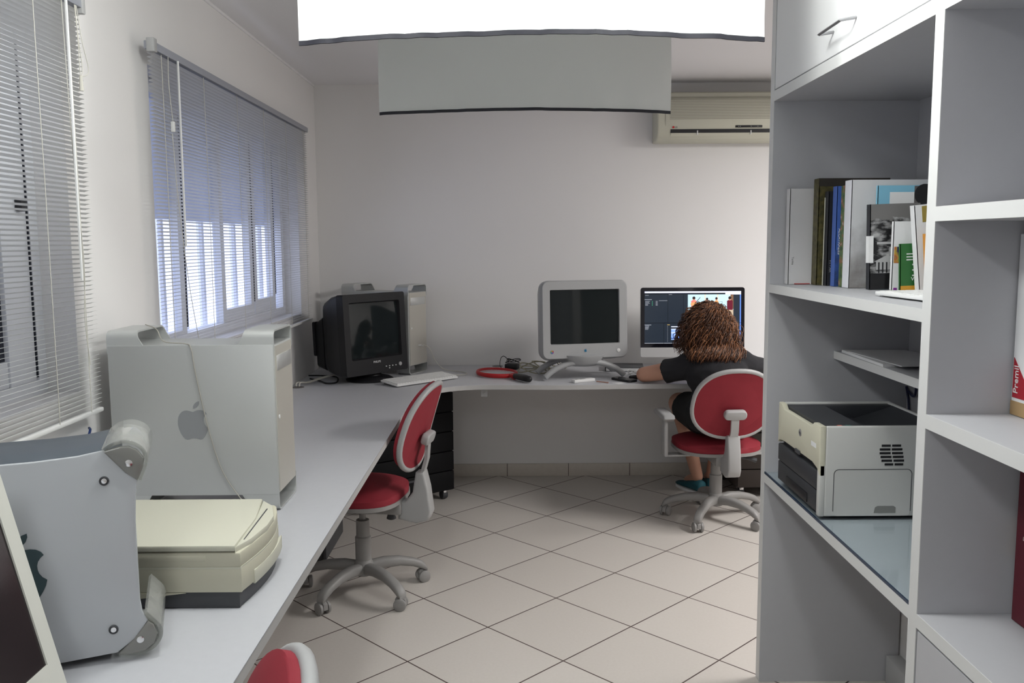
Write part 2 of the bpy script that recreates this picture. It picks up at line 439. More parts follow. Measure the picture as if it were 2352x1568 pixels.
for dy, sag in ((.99, .02), (1.0, .045), (.995, .0)):
    obj('lift_cord', MB().tube(spline([(X+.018, dy, -.03), (X+.02, dy+sag*.4, -.12), (X+.02, dy+sag, -.19), (X+.02, .998, -.215)]), .0011, 5), M_cord, b1)
obj('tassel', MB().tube([(X+.02, .998, -.21), (X+.02, .998, -.25)], [.004, .006], 8), M_cord, b1)
obj('lift_cord', MB().tube(spline([(X+.014, .93, -.03), (X+.02, .93, -.4), (X+.022, .95, -.7), (X+.02, .94, -.85), (X+.02, .955, -.98)]), .0011, 5), M_cord, b1)

# ------------------------------------------------------------------ L-shaped desk
desk = thing('desk', 'long pale grey L-shaped desk running along the left and back walls', 'desk', (0, 0, 0))
edge = [(-.5, -1.2), (-.5, 4.2)] + bez((-.5, 4.25), (-.5, 4.55), (-.40, 4.715), (-.18, 4.742), 10) + bez((-.1, 4.742), (.1, 4.74), (.15, 4.715), (.35, 4.722), 8) + bez((.45, 4.726), (.7, 4.74), (.9, 4.735), (1.2, 4.725), 6) + [(2.3, 4.725), (2.3, YB-.003)]
poly = edge + [(XL+.003, YB-.003), (XL+.003, -1.2)]
obj('worktop', MB().prism(poly, ZD-.0262, ZD, bev=.0008, seg=1), M_desk, desk)
eb = MB()
for i in range(len(edge)-2):
    (xA, yA), (xB, yB) = edge[i], edge[i+1]
    eb.add([(xA+.0012, yA-.0012, ZD-.0255), (xB+.0012, yB-.0012, ZD-.0255), (xB+.0012, yB-.0012, ZD-.0012), (xA+.0012, yA-.0012, ZD-.0012)], [(0, 1, 2, 3)])
obj('edge_band', eb, M_deskedge, desk)
for y in (-1.0, .9, 2.9):
    obj('support_panel', MB().box(XL+.01, -.98, y-.012, y+.012, 0, ZD-.026, bev=.002), M_case, desk)
obj('support_panel', MB().box(2.2, 2.225, 4.85, YB-.02, 0, ZD-.026, bev=.002), M_case, desk)
bk = MB().box(-.173, -.137, 4.775, 4.779, .655, ZD-.026).box(-.173, -.137, 4.775, 4.83, ZD-.029, ZD-.0255).tube([(-.155, 4.772, .672), (-.155, 4.78, .672)], .005, 8)
obj('bracket', bk, M_greyl, desk)
for x, y in ((-.092, 5.47), (-1.165, 4.70), (1.3, 5.44)):
    obj('cable_grommet', MB().lathe([(.034, ZD-.001), (.034, ZD+.0015), (.028, ZD+.003), (.01, ZD+.002)], 20, Matrix.Translation((x, y, 0))), mat('grommet_grey', (.12, .11, .11), .5), desk)

# ------------------------------------------------------------------ drawer units and dark case under the desk
M_matte = mat('matte_black', (.007, .007, .008), .65, spec=.2)
def pedestal(label, loc, rz, w, d, h, m=M_matte):
    t = thing('drawer_pedestal', label, 'drawer unit', loc, rz)
    obj('body', MB().box(-w/2, w/2, 0, d, .06, h, bev=.003), m, t)
    nd = 5; hh = (h-.075)/nd
    for k in range(nd):
        dr = obj('drawer', MB().box(-w/2+.004, w/2-.004, -.018, .0, .068+k*hh, .068+(k+1)*hh-.006, bev=.002), m, t)
        obj('handle', MB().box(-.05, .05, -.022, -.018, .068+(k+.72)*hh, .068+(k+.82)*hh), M_darkgrey, dr)
    for x in (-w/2+.04, w/2-.04):
        for y in (.04, d-.04):
            c = obj('caster', MB().box(x-.012, x+.012, y-.018, y+.014, .03, .06, bev=.003), M_chrome, t)
            obj('wheel', MB().lathe([(.004, -.018), (.024, -.016), (.027, -.008), (.027, .008), (.024, .016), (.004, .018)], 16, Matrix.Translation((x, y+.004, .027)) @ Matrix.Rotation(R(90), 4, 'Y')), M_darkgrey, c)
    return t
pedestal('black drawer unit on casters under the corner of the desk', (-.57, 4.865, 0), R(36), .54, .46, .655)
M_brown = mat('dark_brown_wood', (.035, .026, .022), .6)
pedestal('dark drawer unit under the desk beyond the seated person', (1.52, 5.02, 0), R(2), .42, .44, .62, M_brown)
t = thing('computer_case', 'black upright case on the floor under the left desk', 'computer', (-1.0, 4.2, 0), R(0))
obj('body', MB().box(-.10, .10, -.21, .21, .012, .43, bev=.006), M_black, t)
obj('front_panel', MB().box(.10, .118, -.205, .205, .014, .428, bev=.004), M_darkgrey, t)
obj('button', MB().lathe([(.012, 0), (.012, .004)], 12, FR((.118, .1, .36), (0, 1, 0), (0, 0, 1))), M_chrome, t)
for y in (-.17, .17): obj('foot', MB().box(-.09, .09, y-.02, y+.02, 0, .013), M_darkgrey, t)

# ------------------------------------------------------------------ office chairs (front is local +Y)
def outline(n, w, h, e=2.5, low=.0):
    p = []
    for i in range(n):
        a = 2*math.pi*i/n; c, s = math.cos(a), math.sin(a)
        x = w*math.copysign(abs(c)**(2/e), c); z = h*math.copysign(abs(s)**(2/e), s)
        x *= 1+low*(-z/h)*.5
        p.append((x, z))
    return p
def pad(out, front, back, ctr, curve, m, front_bulge):
    # cushion on an outline: local (x,z) plane, y is depth; curved round the vertical axis
    b = MB(); rings = [0.02, .35, .6, .78, .9, .97, 1.0]
    vs, fs = [], []; n = len(out)
    for s in rings:
        for x, z in out: vs.append((x*s, front+front_bulge*(1-s**3.2)+curve*(x*s)**2, z*s))
    for s in (1.0, .99):
        for x, z in out: vs.append((x*s, back+curve*(x*s)**2, z*s))
    k = len(rings)+2
    for i in range(k-1):
        for j in range(n): fs.append((i*n+j, (i+1)*n+j, (i+1)*n+(j+1) % n, i*n+(j+1) % n))
    fs.append(list(range(n))); fs.append([(k-1)*n+j for j in reversed(range(n))])
    return b.add(vs, fs, ctr)
def make_chair(label, arms, group, sdz=0., bdz=0.):
    MZ = Matrix.Translation((0, 0, sdz))
    t = thing('office_chair', label, 'chair', (0, 0, 0), 0, group)
    # star base
    obj('base_hub', MB().lathe([(.03, .075), (.042, .08), (.044, .125), (.036, .14), (.034, .145)], 20), M_greyp, t)
    obj('gas_column', MB().lathe([(.034, .14), (.034, .245), (.029, .25), (.028, .32), (.014, .322), (.014, .37+sdz)], 20), M_greyp, t)
    for k in range(5):
        a = R(90+72*k)
        M = Matrix.Rotation(a, 4, 'Z')
        rings = []
        for r, zc, hw, hh in ((.025, .108, .026, .026), (.09, .116, .025, .024), (.16, .112, .023, .021), (.22, .097, .022, .019), (.255, .082, .022, .020), (.276, .068, .021, .018), (.285, .058, .017, .008)):
            ring = []
            for j in range(12):
                q = 2*math.pi*j/12; cx, cz = math.cos(q), math.sin(q)
                ring.append((r, hw*math.copysign(abs(cx)**.7, cx), zc+hh*math.copysign(abs(cz)**.7, cz)))
            rings.append(ring)
        obj('base_leg', MB().loft(rings, M), M_greyp, t, 50)
        wa = R(37*k+20)
        MW = Matrix.Translation((.268*math.cos(a), .268*math.sin(a), 0)) @ Matrix.Rotation(wa, 4, 'Z')
        c = obj('caster', MB().prism([(-.024, .022), (-.022, .045), (-.006, .058), (.014, .058), (.022, .047), (.02, .03)], -.010, .010, 'XZ', bev=.002, M=MW), M_greyp, t)
        w = MB()
        for s in (-1, 1):
            w.lathe([(.004, -.008), (.022, -.008), (.0265, -.005), (.0265, .005), (.020, .009), (.004, .010)], 20, MW @ Matrix.Translation((0, s*.019, .0265)) @ Matrix.Rotation(R(-90*s), 4, 'X'))
        obj('wheel', w, M_greyp, c)
    # mechanism and seat
    obj('mechanism', MB(MZ).box(-.06, .06, -.19, .10, .335, .385, bev=.008), M_greyp, t)
    obj('lever', MB(MZ).tube([(.05, -.02, .35), (.17, -.03, .335)], .006, 8).tube([(.16, -.03, .338), (.21, -.032, .325)], [.008, .013], 8), M_darkgrey, t)
    so = outline(40, .225, .205, 2.9)
    MS = Matrix.Translation((0, .02, sdz)) @ Matrix(((1, 0, 0, 0), (0, 0, 1, 0), (0, 1, 0, 0), (0, 0, 0, 1)))
    obj('seat_shell', pad([(x*1.02, z*1.02) for x, z in so], .40, .383, MS, .12, None, .0), M_greyp, t, 50)
    obj('seat_cushion', pad(so, .425, .40, MS, .12, None, .04), M_red, t, 60)
    # backrest, leaning back about 16 degrees
    MBk = Matrix.Translation((0, -.285, .72+bdz)) @ Matrix.Rotation(R(16), 4, 'X')
    bo = outline(48, .205, .185, 2.35, .16)
    obj('backrest_cushion', pad(bo, .022, .0, MBk, .75, None, .035), M_red, t, 60)
    obj('backrest_rim', MB().tube([(x*1.0, -.004+.75*x*x, z) for x, z in bo], .0125, 10, closed=True, M=MBk), M_greyl, t, 60)
    obj('back_panel', pad([(x*.97, z*.97) for x, z in bo], -.004, -.013, MBk, .75, None, .0), M_red, t, 60)
    hp = MB()
    hp.prism(rrect(-.058, .058, -.025, .025, .022, 6), -.045, -.012, 'XZ', bev=.008, seg=3, M=MBk @ Matrix.Translation((0, 0, -.045)))
    obj('support_cap', hp, M_greyl, t, 50)
    obj('back_bar', MB().loft([[(sx*.020, y-.007, z), (sx*-.020, y-.007, z), (sx*-.020, y+.007, z), (sx*.020, y+.007, z)] for sx, y, z in ((1, -.300, .66+bdz), (1, -.293, .58+bdz), (1.05, -.272, .50+sdz), (1.1, -.262, .46+sdz))]), M_greyl, t, 50)
    cov = MB(MZ).prism([(-.315, .345), (-.30, .31), (-.25, .295), (-.17, .31), (-.17, .385), (-.205, .39), (-.235, .43), (-.25, .515), (-.285, .52), (-.302, .45)], -.034, .034, 'YZ', bev=.010, seg=3)
    obj('bar_cover', cov, M_greyl, t, 50)
    obj('knob', MB(MZ).lathe([(.004, 0), (.004, .02), (.016, .028), (.021, .045), (.012, .05)], 14, Matrix.Translation((.03, -.12, .338)) @ Matrix.Rotation(R(180), 4, 'X')), M_darkgrey, t)
    if arms:
        for s in (-1, 1):
            am = MB().box(min(s*.15, s*.285), max(s*.15, s*.285), -.03, .03, .355, .366, bev=.003)
            am.prism([(-.045, .36), (.035, .36), (.03, .47), (.022, .56), (-.03, .575), (-.036, .47)], s*.285-.011, s*.285+.011, 'YZ', bev=.006)
            a_ = obj('armrest', am, M_greyl, t, 50)
            obj('arm_pad', MB().prism([(-.11, .575), (-.09, .595), (.10, .598), (.14, .585), (.13, .565), (-.08, .558)], s*.285-.032, s*.285+.032, 'YZ', bev=.012, seg=3), M_greyl, a_, 50)
    return t
c1 = make_chair('red office chair without armrests pushed sideways up to the left desk', False, 'red office chairs', .03, .022)
c1.location = (-.648, 3.66, 0); c1.rotation_euler = (0, 0, R(79))
c3 = copy_tree(c1)
c3.location = (-.606, 1.043, 0); c3.rotation_euler = (0, 0, R(107))
c3['label'] = 'red office chair nearest the camera, only its backrest top showing'
c2 = make_chair('red office chair with grey armrests that the person sits on', True, 'red office chairs', 0., -.038)
c2.location = (1.10, 4.635, 0); c2.rotation_euler = (0, 0, R(4))

# ------------------------------------------------------------------ aluminium tower computers
APPLE = [(0, .745), (.06, .775), (.12, .795), (.20, .80), (.27, .785), (.335, .745), (.37, .695), (.325, .655), (.29, .60), (.275, .54), (.278, .48), (.295, .42), (.335, .36), (.395, .315),
         (.375, .235), (.335, .15), (.285, .07), (.23, .015), (.18, 0), (.13, .008), (.06, .035), (0, .042), (-.06, .035), (-.13, .008), (-.18, 0), (-.235, .018), (-.29, .07), (-.345, .16), (-.39, .28), (-.415, .40),
         (-.415, .50), (-.395, .61), (-.355, .69), (-.30, .75), (-.23, .785), (-.16, .79), (-.08, .77)]
LEAF = [(0.005, .83), (.01, .90), (.045, .965), (.10, 1.015), (.17, 1.04), (.175, .985), (.15, .915), (.10, .865), (.05, .838)]
def apple(h, M, th=.0008):
    b = MB()
    for pts in (APPLE, LEAF): b.prism([(x*h, y*h) for x, y in pts], 0, th, 'XY', M=M)
    return b
def perf_mat():
    m = bpy.data.materials.new('perforated_aluminium'); m.use_nodes = True
    nt = m.node_tree; b = nt.nodes['Principled BSDF']; b.inputs['Roughness'].default_value = .45; b.inputs['Metallic'].default_value = .35
    tc = nt.nodes.new('ShaderNodeTexCoord'); v = nt.nodes.new('ShaderNodeTexVoronoi'); v.inputs['Scale'].default_value = 300; v.inputs['Randomness'].default_value = .05
    nt.links.new(tc.outputs['Object'], v.inputs['Vector'])
    g = nt.nodes.new('ShaderNodeMapRange'); g.inputs[1].default_value = .28; g.inputs[2].default_value = .36; nt.links.new(v.outputs['Distance'], g.inputs[0])
    mx = nt.nodes.new('ShaderNodeMix'); mx.data_type = 'RGBA'; mx.inputs[6].default_value = (.16, .15, .13, 1); mx.inputs[7].default_value = (.52, .50, .45, 1)
    nt.links.new(g.outputs[0], mx.inputs[0]); nt.links.new(mx.outputs[2], b.inputs['Base Color'])
    return m
M_perf = perf_mat()
def make_tower(label, loc, rz):
    # local: front face is +X, side panel with the logo is -Y; 475 long, 206 deep, 516 high
    t = thing('tower_computer', label, 'computer', (loc[0], loc[1], loc[2]+.005), rz, 'aluminium tower computers')
    L, T, H = .475, .206, .526
    obj('body', MB().prism(rrect(-L, 0, .045, .482, .006, 3), .006, T-.006, 'XZ'), M_alu, t)
    obj('side_panel', MB().prism(rrect(-L+.0005, -.0005, .044, .484, .004, 3), -.0005, .006, 'XZ', bev=.001), M_alu, t)
    obj('front_grille', MB().box(0, .002, .012, T-.012, .05, .478), M_perf, t)
    def shell(name, x0, sx, top):
        # sheet folded over the case: open tunnel along the length, inner end slanted
        r, n_, th = .022, 5, .005
        def path(d):
            p = [(d, .46)]
            p += [(r+(r-d)*math.cos(R(180-90*k/n_)), H-r+(r-d)*math.sin(R(180-90*k/n_))) for k in range(n_+1)]
            p += [(T-r+(r-d)*math.cos(R(90-90*k/n_)), H-r+(r-d)*math.sin(R(90-90*k/n_))) for k in range(n_+1)]
            return p+[(T-d, .46)]
        ring = path(0)+list(reversed(path(th)))
        ends = []
        for far in (0, 1):
            out = []
            for y, z in ring:
                x = x0+sx*((.085+.035*((H-z)/.07)**1.5) if far else 0)
                out.append((x, y, z if top else .522-z))
            ends.append(out)
        b = MB(); m = len(ring); n2 = m//2; fs = []
        for i in range(m): fs.append((i, (i+1) % m, m+(i+1) % m, m+i))
        for i in range(n2-1): fs.append((i, i+1, m-2-i, m-1-i)); fs.append((m+i, m+i+1, m+m-2-i, m+m-1-i))
        b.add(ends[0]+ends[1], fs); return obj(name, b, M_alu, t, 40)
    shell('handle', .001, -1, True); shell('handle', -L-.001, 1, True)
    shell('foot', .001, -1, False); shell('foot', -L-.001, 1, False)
    obj('drive_door', MB().box(.0015, .0035, .022, T-.022, .405, .45, bev=.0008), M_aluedge, t)
    obj('button', MB().lathe([(.006, 0), (.006, .002)], 14, FR((.002, .03, .27), (0, 1, 0), (0, 0, 1))), M_white, t)
    obj('logo', apple(.108, FR((-.238, -.0005, .21), (1, 0, 0), (0, 0, 1))), M_logo, t)
    return t
g5a = make_tower('large brushed aluminium tower computer standing on the left desk beside the window', (-.682, 2.485, ZD), 0)
g5b = copy_tree(g5a); g5b.location = (-.607, 5.115, ZD+.005); g5b.rotation_euler = (0, 0, R(-26))
g5b['label'] = 'aluminium tower computer in the desk corner, half hidden behind the black monitor'
pw = spline([(-1.10, 2.62, 1.262), (-1.035, 2.54, 1.255), (-1.00, 2.50, 1.224), (-.935, 2.489, 1.2185), (-.915, 2.4795, 1.205), (-.905, 2.4795, 1.13), (-.877, 2.4795, .978), (-.842, 2.4795, .85), (-.79, 2.478, .765), (-.75, 2.465, .731), (-.72, 2.45, .7305)])
tag(obj('hanging_cable', MB().tube(pw, .0016, 6), mat('grey_cord', (.36, .34, .30), .6)), 'thin cream cord hanging down the side of the near aluminium tower', 'cable')
tag(obj('network_cable', MB().tube(spline([(-1.19, 2.42, .99), (-1.17, 2.38, .985), (-1.165, 2.30, .92), (-1.18, 2.25, .80), (-1.18, 2.2, .7285)]), .0035, 6), mat('blue_cable', (.01, .03, .12), .5)), 'short dark blue cable beside the near aluminium tower by the wall', 'cable')

# ------------------------------------------------------------------ older silver tower with clear handles
t = thing('desktop_tower', 'silver grey tower computer with clear plastic corner handles, standing before the cream scanner', 'computer', (-.70, 1.575, ZD+.006), R(20))
prof = [(.008, .34), (.003, .30), (.001, .263), (.001, .18), (.001, .11), (.004, .085), (.012, .066), (-.01, .035), (-.043, .012), (-.09, .010), (-.135, .008), (-.25, .012), (-.32, .010), (-.37, .010), (-.387, .06), (-.38, .2), (-.38, .3), (-.387, .375), (-.378, .398), (-.33, .388), (-.25, .386), (-.16, .387), (-.09, .391), (-.046, .398), (-.02, .368)]
obj('body', MB().prism([(min(x, -.03) if x > -.2 else x+.002, z) for x, z in prof], .008, .205, 'XZ', bev=.003), M_graph, t)
obj('side_panel', MB().prism(prof, 0, .008, 'XZ', bev=.003), M_silver, t)
obj('logo', apple(.123, FR((-.199, -.0005, .131), (1, 0, 0), (0, 0, 1))), mat('dark_teal_logo', (.045, .075, .085), .3), t)
for x, z in ((-.048, .342), (-.047, .059)):
    o_ = obj('lock_ring', MB().lathe([(.0085, 0), (.0085, .002), (.0065, .0035), (.0055, .001)], 18, FR((x, -.0005, z), (1, 0, 0), (0, 0, 1))), M_darkgrey, t)
    obj('screw', MB().lathe([(.005, 0), (.005, .0025), (.002, .003)], 14, FR((x, -.0005, z), (1, 0, 0), (0, 0, 1))), M_chrome, o_)
M_smoky = mat('smoky_plastic', (.20, .20, .185), .12, coat=.6)
def clear_handle(path, ear, bolt, name):
    P = [Vector((x, z)) for x, z in path]; th = .007; out, inn = [], []
    for i, p in enumerate(P):
        d = (P[min(i+1, len(P)-1)]-P[max(i-1, 0)]).normalized(); nn = Vector((-d.y, d.x))
        out.append((p+nn*th/2)[:]); inn.append((p-nn*th/2)[:])
    h = obj(name, MB().prism(out+list(reversed(inn)), .0, .205, 'XZ', bev=.002), M_clear, t, 60)
    obj('bracket', MB().prism(ear, -.003, .010, 'XZ', bev=.003), M_smoky, h)
    obj('bolt', MB().lathe([(.0065, 0), (.0065, .003), (.003, .004)], 14, FR((bolt[0], -.003, bolt[1]), (1, 0, 0), (0, 0, 1))), M_chrome, h)
sp2 = lambda pts: [(p.x, p.y) for p in spline([Vector((a, b, 0)) for a, b in pts], 5)]
clear_handle(sp2([(-.048, .397), (-.03, .408), (-.008, .411), (.012, .402), (.023, .386), (.022, .365), (.011, .337)]),
             [(-.047, .396), (-.03, .375), (-.012, .353), (.008, .337), (.019, .362), (.0205, .378), (.010, .394), (-.004, .402), (-.02, .402)], (-.005, .372), 'handle')
clear_handle(sp2([(.009, .082), (.019, .07), (.032, .052), (.033, .032), (.018, .012), (-.01, .0055), (-.04, .009)]),
             [(-.042, .010), (-.012, .036), (.012, .066), (.022, .058), (.028, .040), (.022, .022), (.006, .010), (-.02, .007)], (-.002, .034), 'foot')
clear_handle([(-.385, .335), (-.40, .375), (-.40, .405), (-.38, .412), (-.34, .398)], [(-.34, .392), (-.375, .345), (-.392, .39), (-.37, .405)], (-.37, .385), 'handle')
clear_handle([(-.385, .09), (-.40, .05), (-.40, .018), (-.38, .0055), (-.34, .008)], [(-.34, .010), (-.375, .06), (-.392, .03), (-.37, .008)], (-.372, .03), 'foot')

# ------------------------------------------------------------------ flatbed scanner
t = thing('flatbed_scanner', 'cream flatbed scanner with a dark base on the left desk', 'scanner', (-.58, 1.80, ZD+.001))
def plan(off, bul, back=.345):
    return [(-.42, 0+off*.2), (-off, 0+off*.2)] + bez((-off, .01), (.012+bul-off, .09), (.035+bul-off, .2), (-.012-off, back-.01), 8) + [(-.02-off, back), (-.42, back)]
obj('base', MB().prism(plan(.006, 0), 0, .036, bev=.002), M_darkgrey, t)
low = MB(); pl = plan(0, .003)
low.prism(pl, .034, .088, bev=.003)
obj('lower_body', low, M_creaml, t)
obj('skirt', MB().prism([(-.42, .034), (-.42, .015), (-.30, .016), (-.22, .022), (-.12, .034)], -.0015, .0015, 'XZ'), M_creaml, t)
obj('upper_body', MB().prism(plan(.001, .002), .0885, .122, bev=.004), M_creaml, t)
obj('trim_band', MB().prism(plan(.0004, .0027), .0865, .0905), M_cream, t)
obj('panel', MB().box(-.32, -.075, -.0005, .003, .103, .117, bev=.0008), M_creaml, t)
lid = MB().prism([(-.42, 0), (-.012, 0), (-.022, .19), (-.05, .345), (-.42, .345)], .124, .138, bev=.004)
obj('lid', lid, M_cream, t)
obj('lid_front', MB().prism([(-.012, .001), (.006, .06), (.016, .15), (.012, .22), (-.012, .30), (-.048, .345), (-.024, .19)], .118, .134, bev=.003), M_cream, t)
obj('groove', MB().prism([(-.008, .05), (-.006, .05), (-.016, .27), (-.019, .27)], .1335, .1350), M_darkgrey, t)
obj('tray_flap', MB().prism([(.006, .06)] + bez((.011, .06), (.021, .14), (.026, .2), (.010, .29), 6) + [(.006, .29)], .03, .062, bev=.002), M_cream, t)

# ------------------------------------------------------------------ flat monitor nearest the camera
t = thing('flat_monitor', 'cream framed flat monitor with a dark screen at the lower left corner', 'monitor', (-.752, 1.405, ZD+.001), 0)
# local: screen faces +X, tilted back; right edge at y=0, runs to -Y
MT = Matrix.Translation((0, 0, .028)) @ Matrix.Rotation(R(-13.5), 4, 'Y')
fm = MB(MT)
fo = [(-.45, 0), (0, 0), (0, .395), (-.45, .395)]; fi = [(-.418, .063), (-.033, .063), (-.033, .365), (-.418, .365)]
vs = [(0, y, z) for y, z in fo]+[(0, y, z) for y, z in fi]+[(-.004, y, z) for y, z in fi]
fs = [(i, (i+1) % 4, 4+(i+1) % 4, 4+i) for i in range(4)]+[(4+i, 4+(i+1) % 4, 8+(i+1) % 4, 8+i) for i in range(4)]
fm.add(vs, fs); obj('bezel', fm, M_bezel, t)
obj('housing', MB(MT).prism(rrect(-.449, -.001, .001, .394, .004, 2), -.05, -.0045, 'YZ', bev=.002), M_bezel, t)
obj('screen', MB(MT).box(-.0042, -.003, -.418, -.033, .063, .365), mat('dark_brown_glass', (.022, .016, .018), .12), t)
obj('stand', MB().prism([(-.17, 0), (.03, 0), (.03, .006), (-.07, .012), (-.085, .2), (-.105, .2), (-.10, .012), (-.17, .006)], -.32, -.14, 'XZ', bev=.002), M_aluedge, t)

# ------------------------------------------------------------------ black tube monitor
nrm = Vector((.766, -.643, 0)); alo = Vector((.643, .766, 0))
t = thing('tube_monitor', 'black boxy tube monitor turned sideways in the desk corner', 'monitor', (-.75, 4.87, ZD+.001), math.atan2(alo.y, alo.x))
# local: face is -Y, x runs to the viewer's right
w, z0, z1 = .225, .05, .498
MTf = Matrix.Translation((0, 0, z0)) @ Matrix.Rotation(R(-3), 4, 'X')
h = z1-z0
fo = rrect(-w, w, 0, h, .012, 3); fi = rrect(-.185, .185, .085, h-.045, .01, 3); fi2 = rrect(-.178, .178, .093, h-.053, .008, 3)
n = len(fo)
vs = [(x, 0, z) for x, z in fo]+[(x, .0, z) for x, z in fi]+[(x, .022, z) for x, z in fi2]+[(x, .055, z) for x, z in fo]
fs = [(i, (i+1) % n, n+(i+1) % n, n+i) for i in range(n)]+[(n+i, n+(i+1) % n, 2*n+(i+1) % n, 2*n+i) for i in range(n)]+[(i, 3*n+i, 3*n+(i+1) % n, (i+1) % n) for i in range(n)]
M_crt = mat('charcoal_plastic', (.013, .013, .015), .5, spec=.35)
obj('bezel', MB(MTf).add(vs, fs), M_crt, t)
# bulging glass
vs, fs = [], []; N = 14
for i in range(N+1):
    for j in range(N+1):
        u, v = -1+2*i/N, -1+2*j/N
        vs.append((u*.18, .022-.014*(1-u*u*.5-v*v*.5), (.093+h-.053)/2+v*(h-.146)/2*1.01))
for i in range(N):
    for j in range(N): fs.append((i*(N+1)+j, i*(N+1)+j+1, (i+1)*(N+1)+j+1, (i+1)*(N+1)+j))
obj('screen', MB(MTf).add(vs, fs), M_screen, t)
rings = []
for y, hw, zb, zt, r in ((.054, w-.001, .001, h-.001, .012), (.12, w-.006, .004, h-.01, .025), (.20, w-.02, .01, h-.03, .05), (.235, w-.045, .014, h-.075, .06), (.26, w-.075, .02, h-.115, .03), (.265, .165, .022, h-.12, .02), (.37, .135, .035, h-.155, .02)):
    rings.append([(x, y, z) for x, z in rrect(-hw, hw, zb, zt, r, 4)])
obj('rear_housing', MB(MTf).loft(rings), M_black, t, 30)
obj('rear_cap', MB(MTf).prism(rrect(-.145, .145, .10, h-.15, .01, 2), .365, .385, 'XZ'), M_black, t)
obj('base', MB().lathe([(.13, 0), (.135, .008), (.12, .018), (.07, .03), (.06, .05), (.06, .056)], 32, Matrix.Translation((.02, .10, 0))), M_black, t)
Ml = FR((-.01, -.0008, .070+z0-.005), (1, 0, 0), (0, 0, 1))
text('logo', 'PHILIPS', .017, Ml, M_whitep, t)
for k in range(4):
    obj('button', MB().box(.055+k*.024, .061+k*.024, -.003, .004, .030+z0, .035+z0), M_white, t)
obj('button', MB().box(.079, .085, -.003, .004, .018+z0, .023+z0), M_white, t)
obj('power_button', MB().lathe([(.011, -.002), (.011, .003), (.008, .004)], 16, FR((.165, 0, .036+z0), (1, 0, 0), (0, 0, 1))), M_greyl, t)

# ------------------------------------------------------------------ grey tube display on an arched stand
t = thing('tube_display', 'pale grey tube display on an arched stand, centre of the back desk', 'monitor', (.415, 4.90, ZD+.001), R(12))
M_disp = mat('pale_grey_plastic', (.38, .385, .39), .4, bump=.02, bscale=500)
MD = Matrix.Translation((0, 0, .125)) @ Matrix.Rotation(R(-3), 4, 'X')
W_, H_ = .245, .43
fo = rrect(-W_, W_, 0, H_, .035, 6); fi = rrect(-.203, .203, .078, .078+.307, .006, 6)
n = len(fo)
vs = [(x, 0, z) for x, z in fo]+[(x, 0, z) for x, z in fi]+[(x*.985, .012, (z-.23)*.985+.23) for x, z in fi]
fs = [(i, (i+1) % n, n+(i+1) % n, n+i) for i in range(n)]+[(n+i, n+(i+1) % n, 2*n+(i+1) % n, 2*n+i) for i in range(n)]
obj('bezel', MB(MD).add(vs, fs), M_disp, t)
rings = []
for y, sx, zb, zt, r in ((0, 1, 0, H_, .035), (.012, 1.03, -.006, H_+.006, .04), (.06, 1.04, -.01, H_+.004, .045), (.12, 1.0, -.02, H_-.01, .06), (.22, .86, -.02, H_-.06, .08), (.33, .66, .0, H_-.12, .09), (.40, .5, .03, H_-.17, .07)):
    rings.append([(x, y, z) for x, z in rrect(-W_*sx, W_*sx, zb, zt, r, 6)])
hb = MB(MD).loft(rings, cap=False); nn = len(rings[0]); hb.add(rings[-1], [list(range(nn))])
obj('rear_housing', hb, M_disp, t, 40)
vs, fs = [], []; N = 12
for i in range(N+1):
    for j in range(N+1):
        u, v = -1+2*i/N, -1+2*j/N
        vs.append((u*.202, .013-.009*(1-u*u*.5-v*v*.5), .2315+v*.153))
for i in range(N):
    for j in range(N): fs.append((i*(N+1)+j, i*(N+1)+j+1, (i+1)*(N+1)+j+1, (i+1)*(N+1)+j))
obj('screen', MB(MD).add(vs, fs), M_screen, t)
obj('logo', apple(.018, MD @ FR((0, -.0006, .033), (1, 0, 0), (0, 0, 1))), mat('blue_logo', (.02, .16, .30), .3), t)
obj('power_button', MB(MD).lathe([(.010, -.002), (.010, .003), (.007, .004)], 20, FR((.195, 0, .037), (1, 0, 0), (0, 0, 1))), M_white, t)
pie = MB(MD)
for k in range(6):
    pie.k = k; a0 = k*60
    pie.prism([(0, 0)]+[(.010*math.cos(R(a0+q)), .010*math.sin(R(a0+q))) for q in (0, 20, 40, 60)], 0, .0012, M=FR((-.195, 0, .037), (1, 0, 0), (0, 0, 1)))
obj('colour_badge', pie, [mat('badge%d' % i, c, .4) for i, c in enumerate(((.35, .08, .07), (.45, .25, .08), (.2, .3, .12), (.08, .25, .3), (.1, .12, .35), (.28, .1, .3)))], t)
obj('swivel', MB().lathe([(.10, .075), (.125, .095), (.13, .11), (.15, .135), (.15, .14)], 30, Matrix.Translation((0, .10, 0))), M_disp, t, 50)
st = MB()
for ya in (.015, .205):
    path = [(-.232, ya, .0185), (-.212, ya, .036), (-.175, ya+.0, .062), (-.11, ya, .088), (-.05, ya, .098), (0, ya, .10), (.05, ya, .098), (.11, ya, .088), (.175, ya, .062), (.212, ya, .036), (.232, ya, .0185)]
    st.tube(spline(path, 3), .021, 12, sy=.8)
st.box(-.06, .06, .02, .2, .082, .10, bev=.008)
obj('stand', st, M_disp, t, 60)

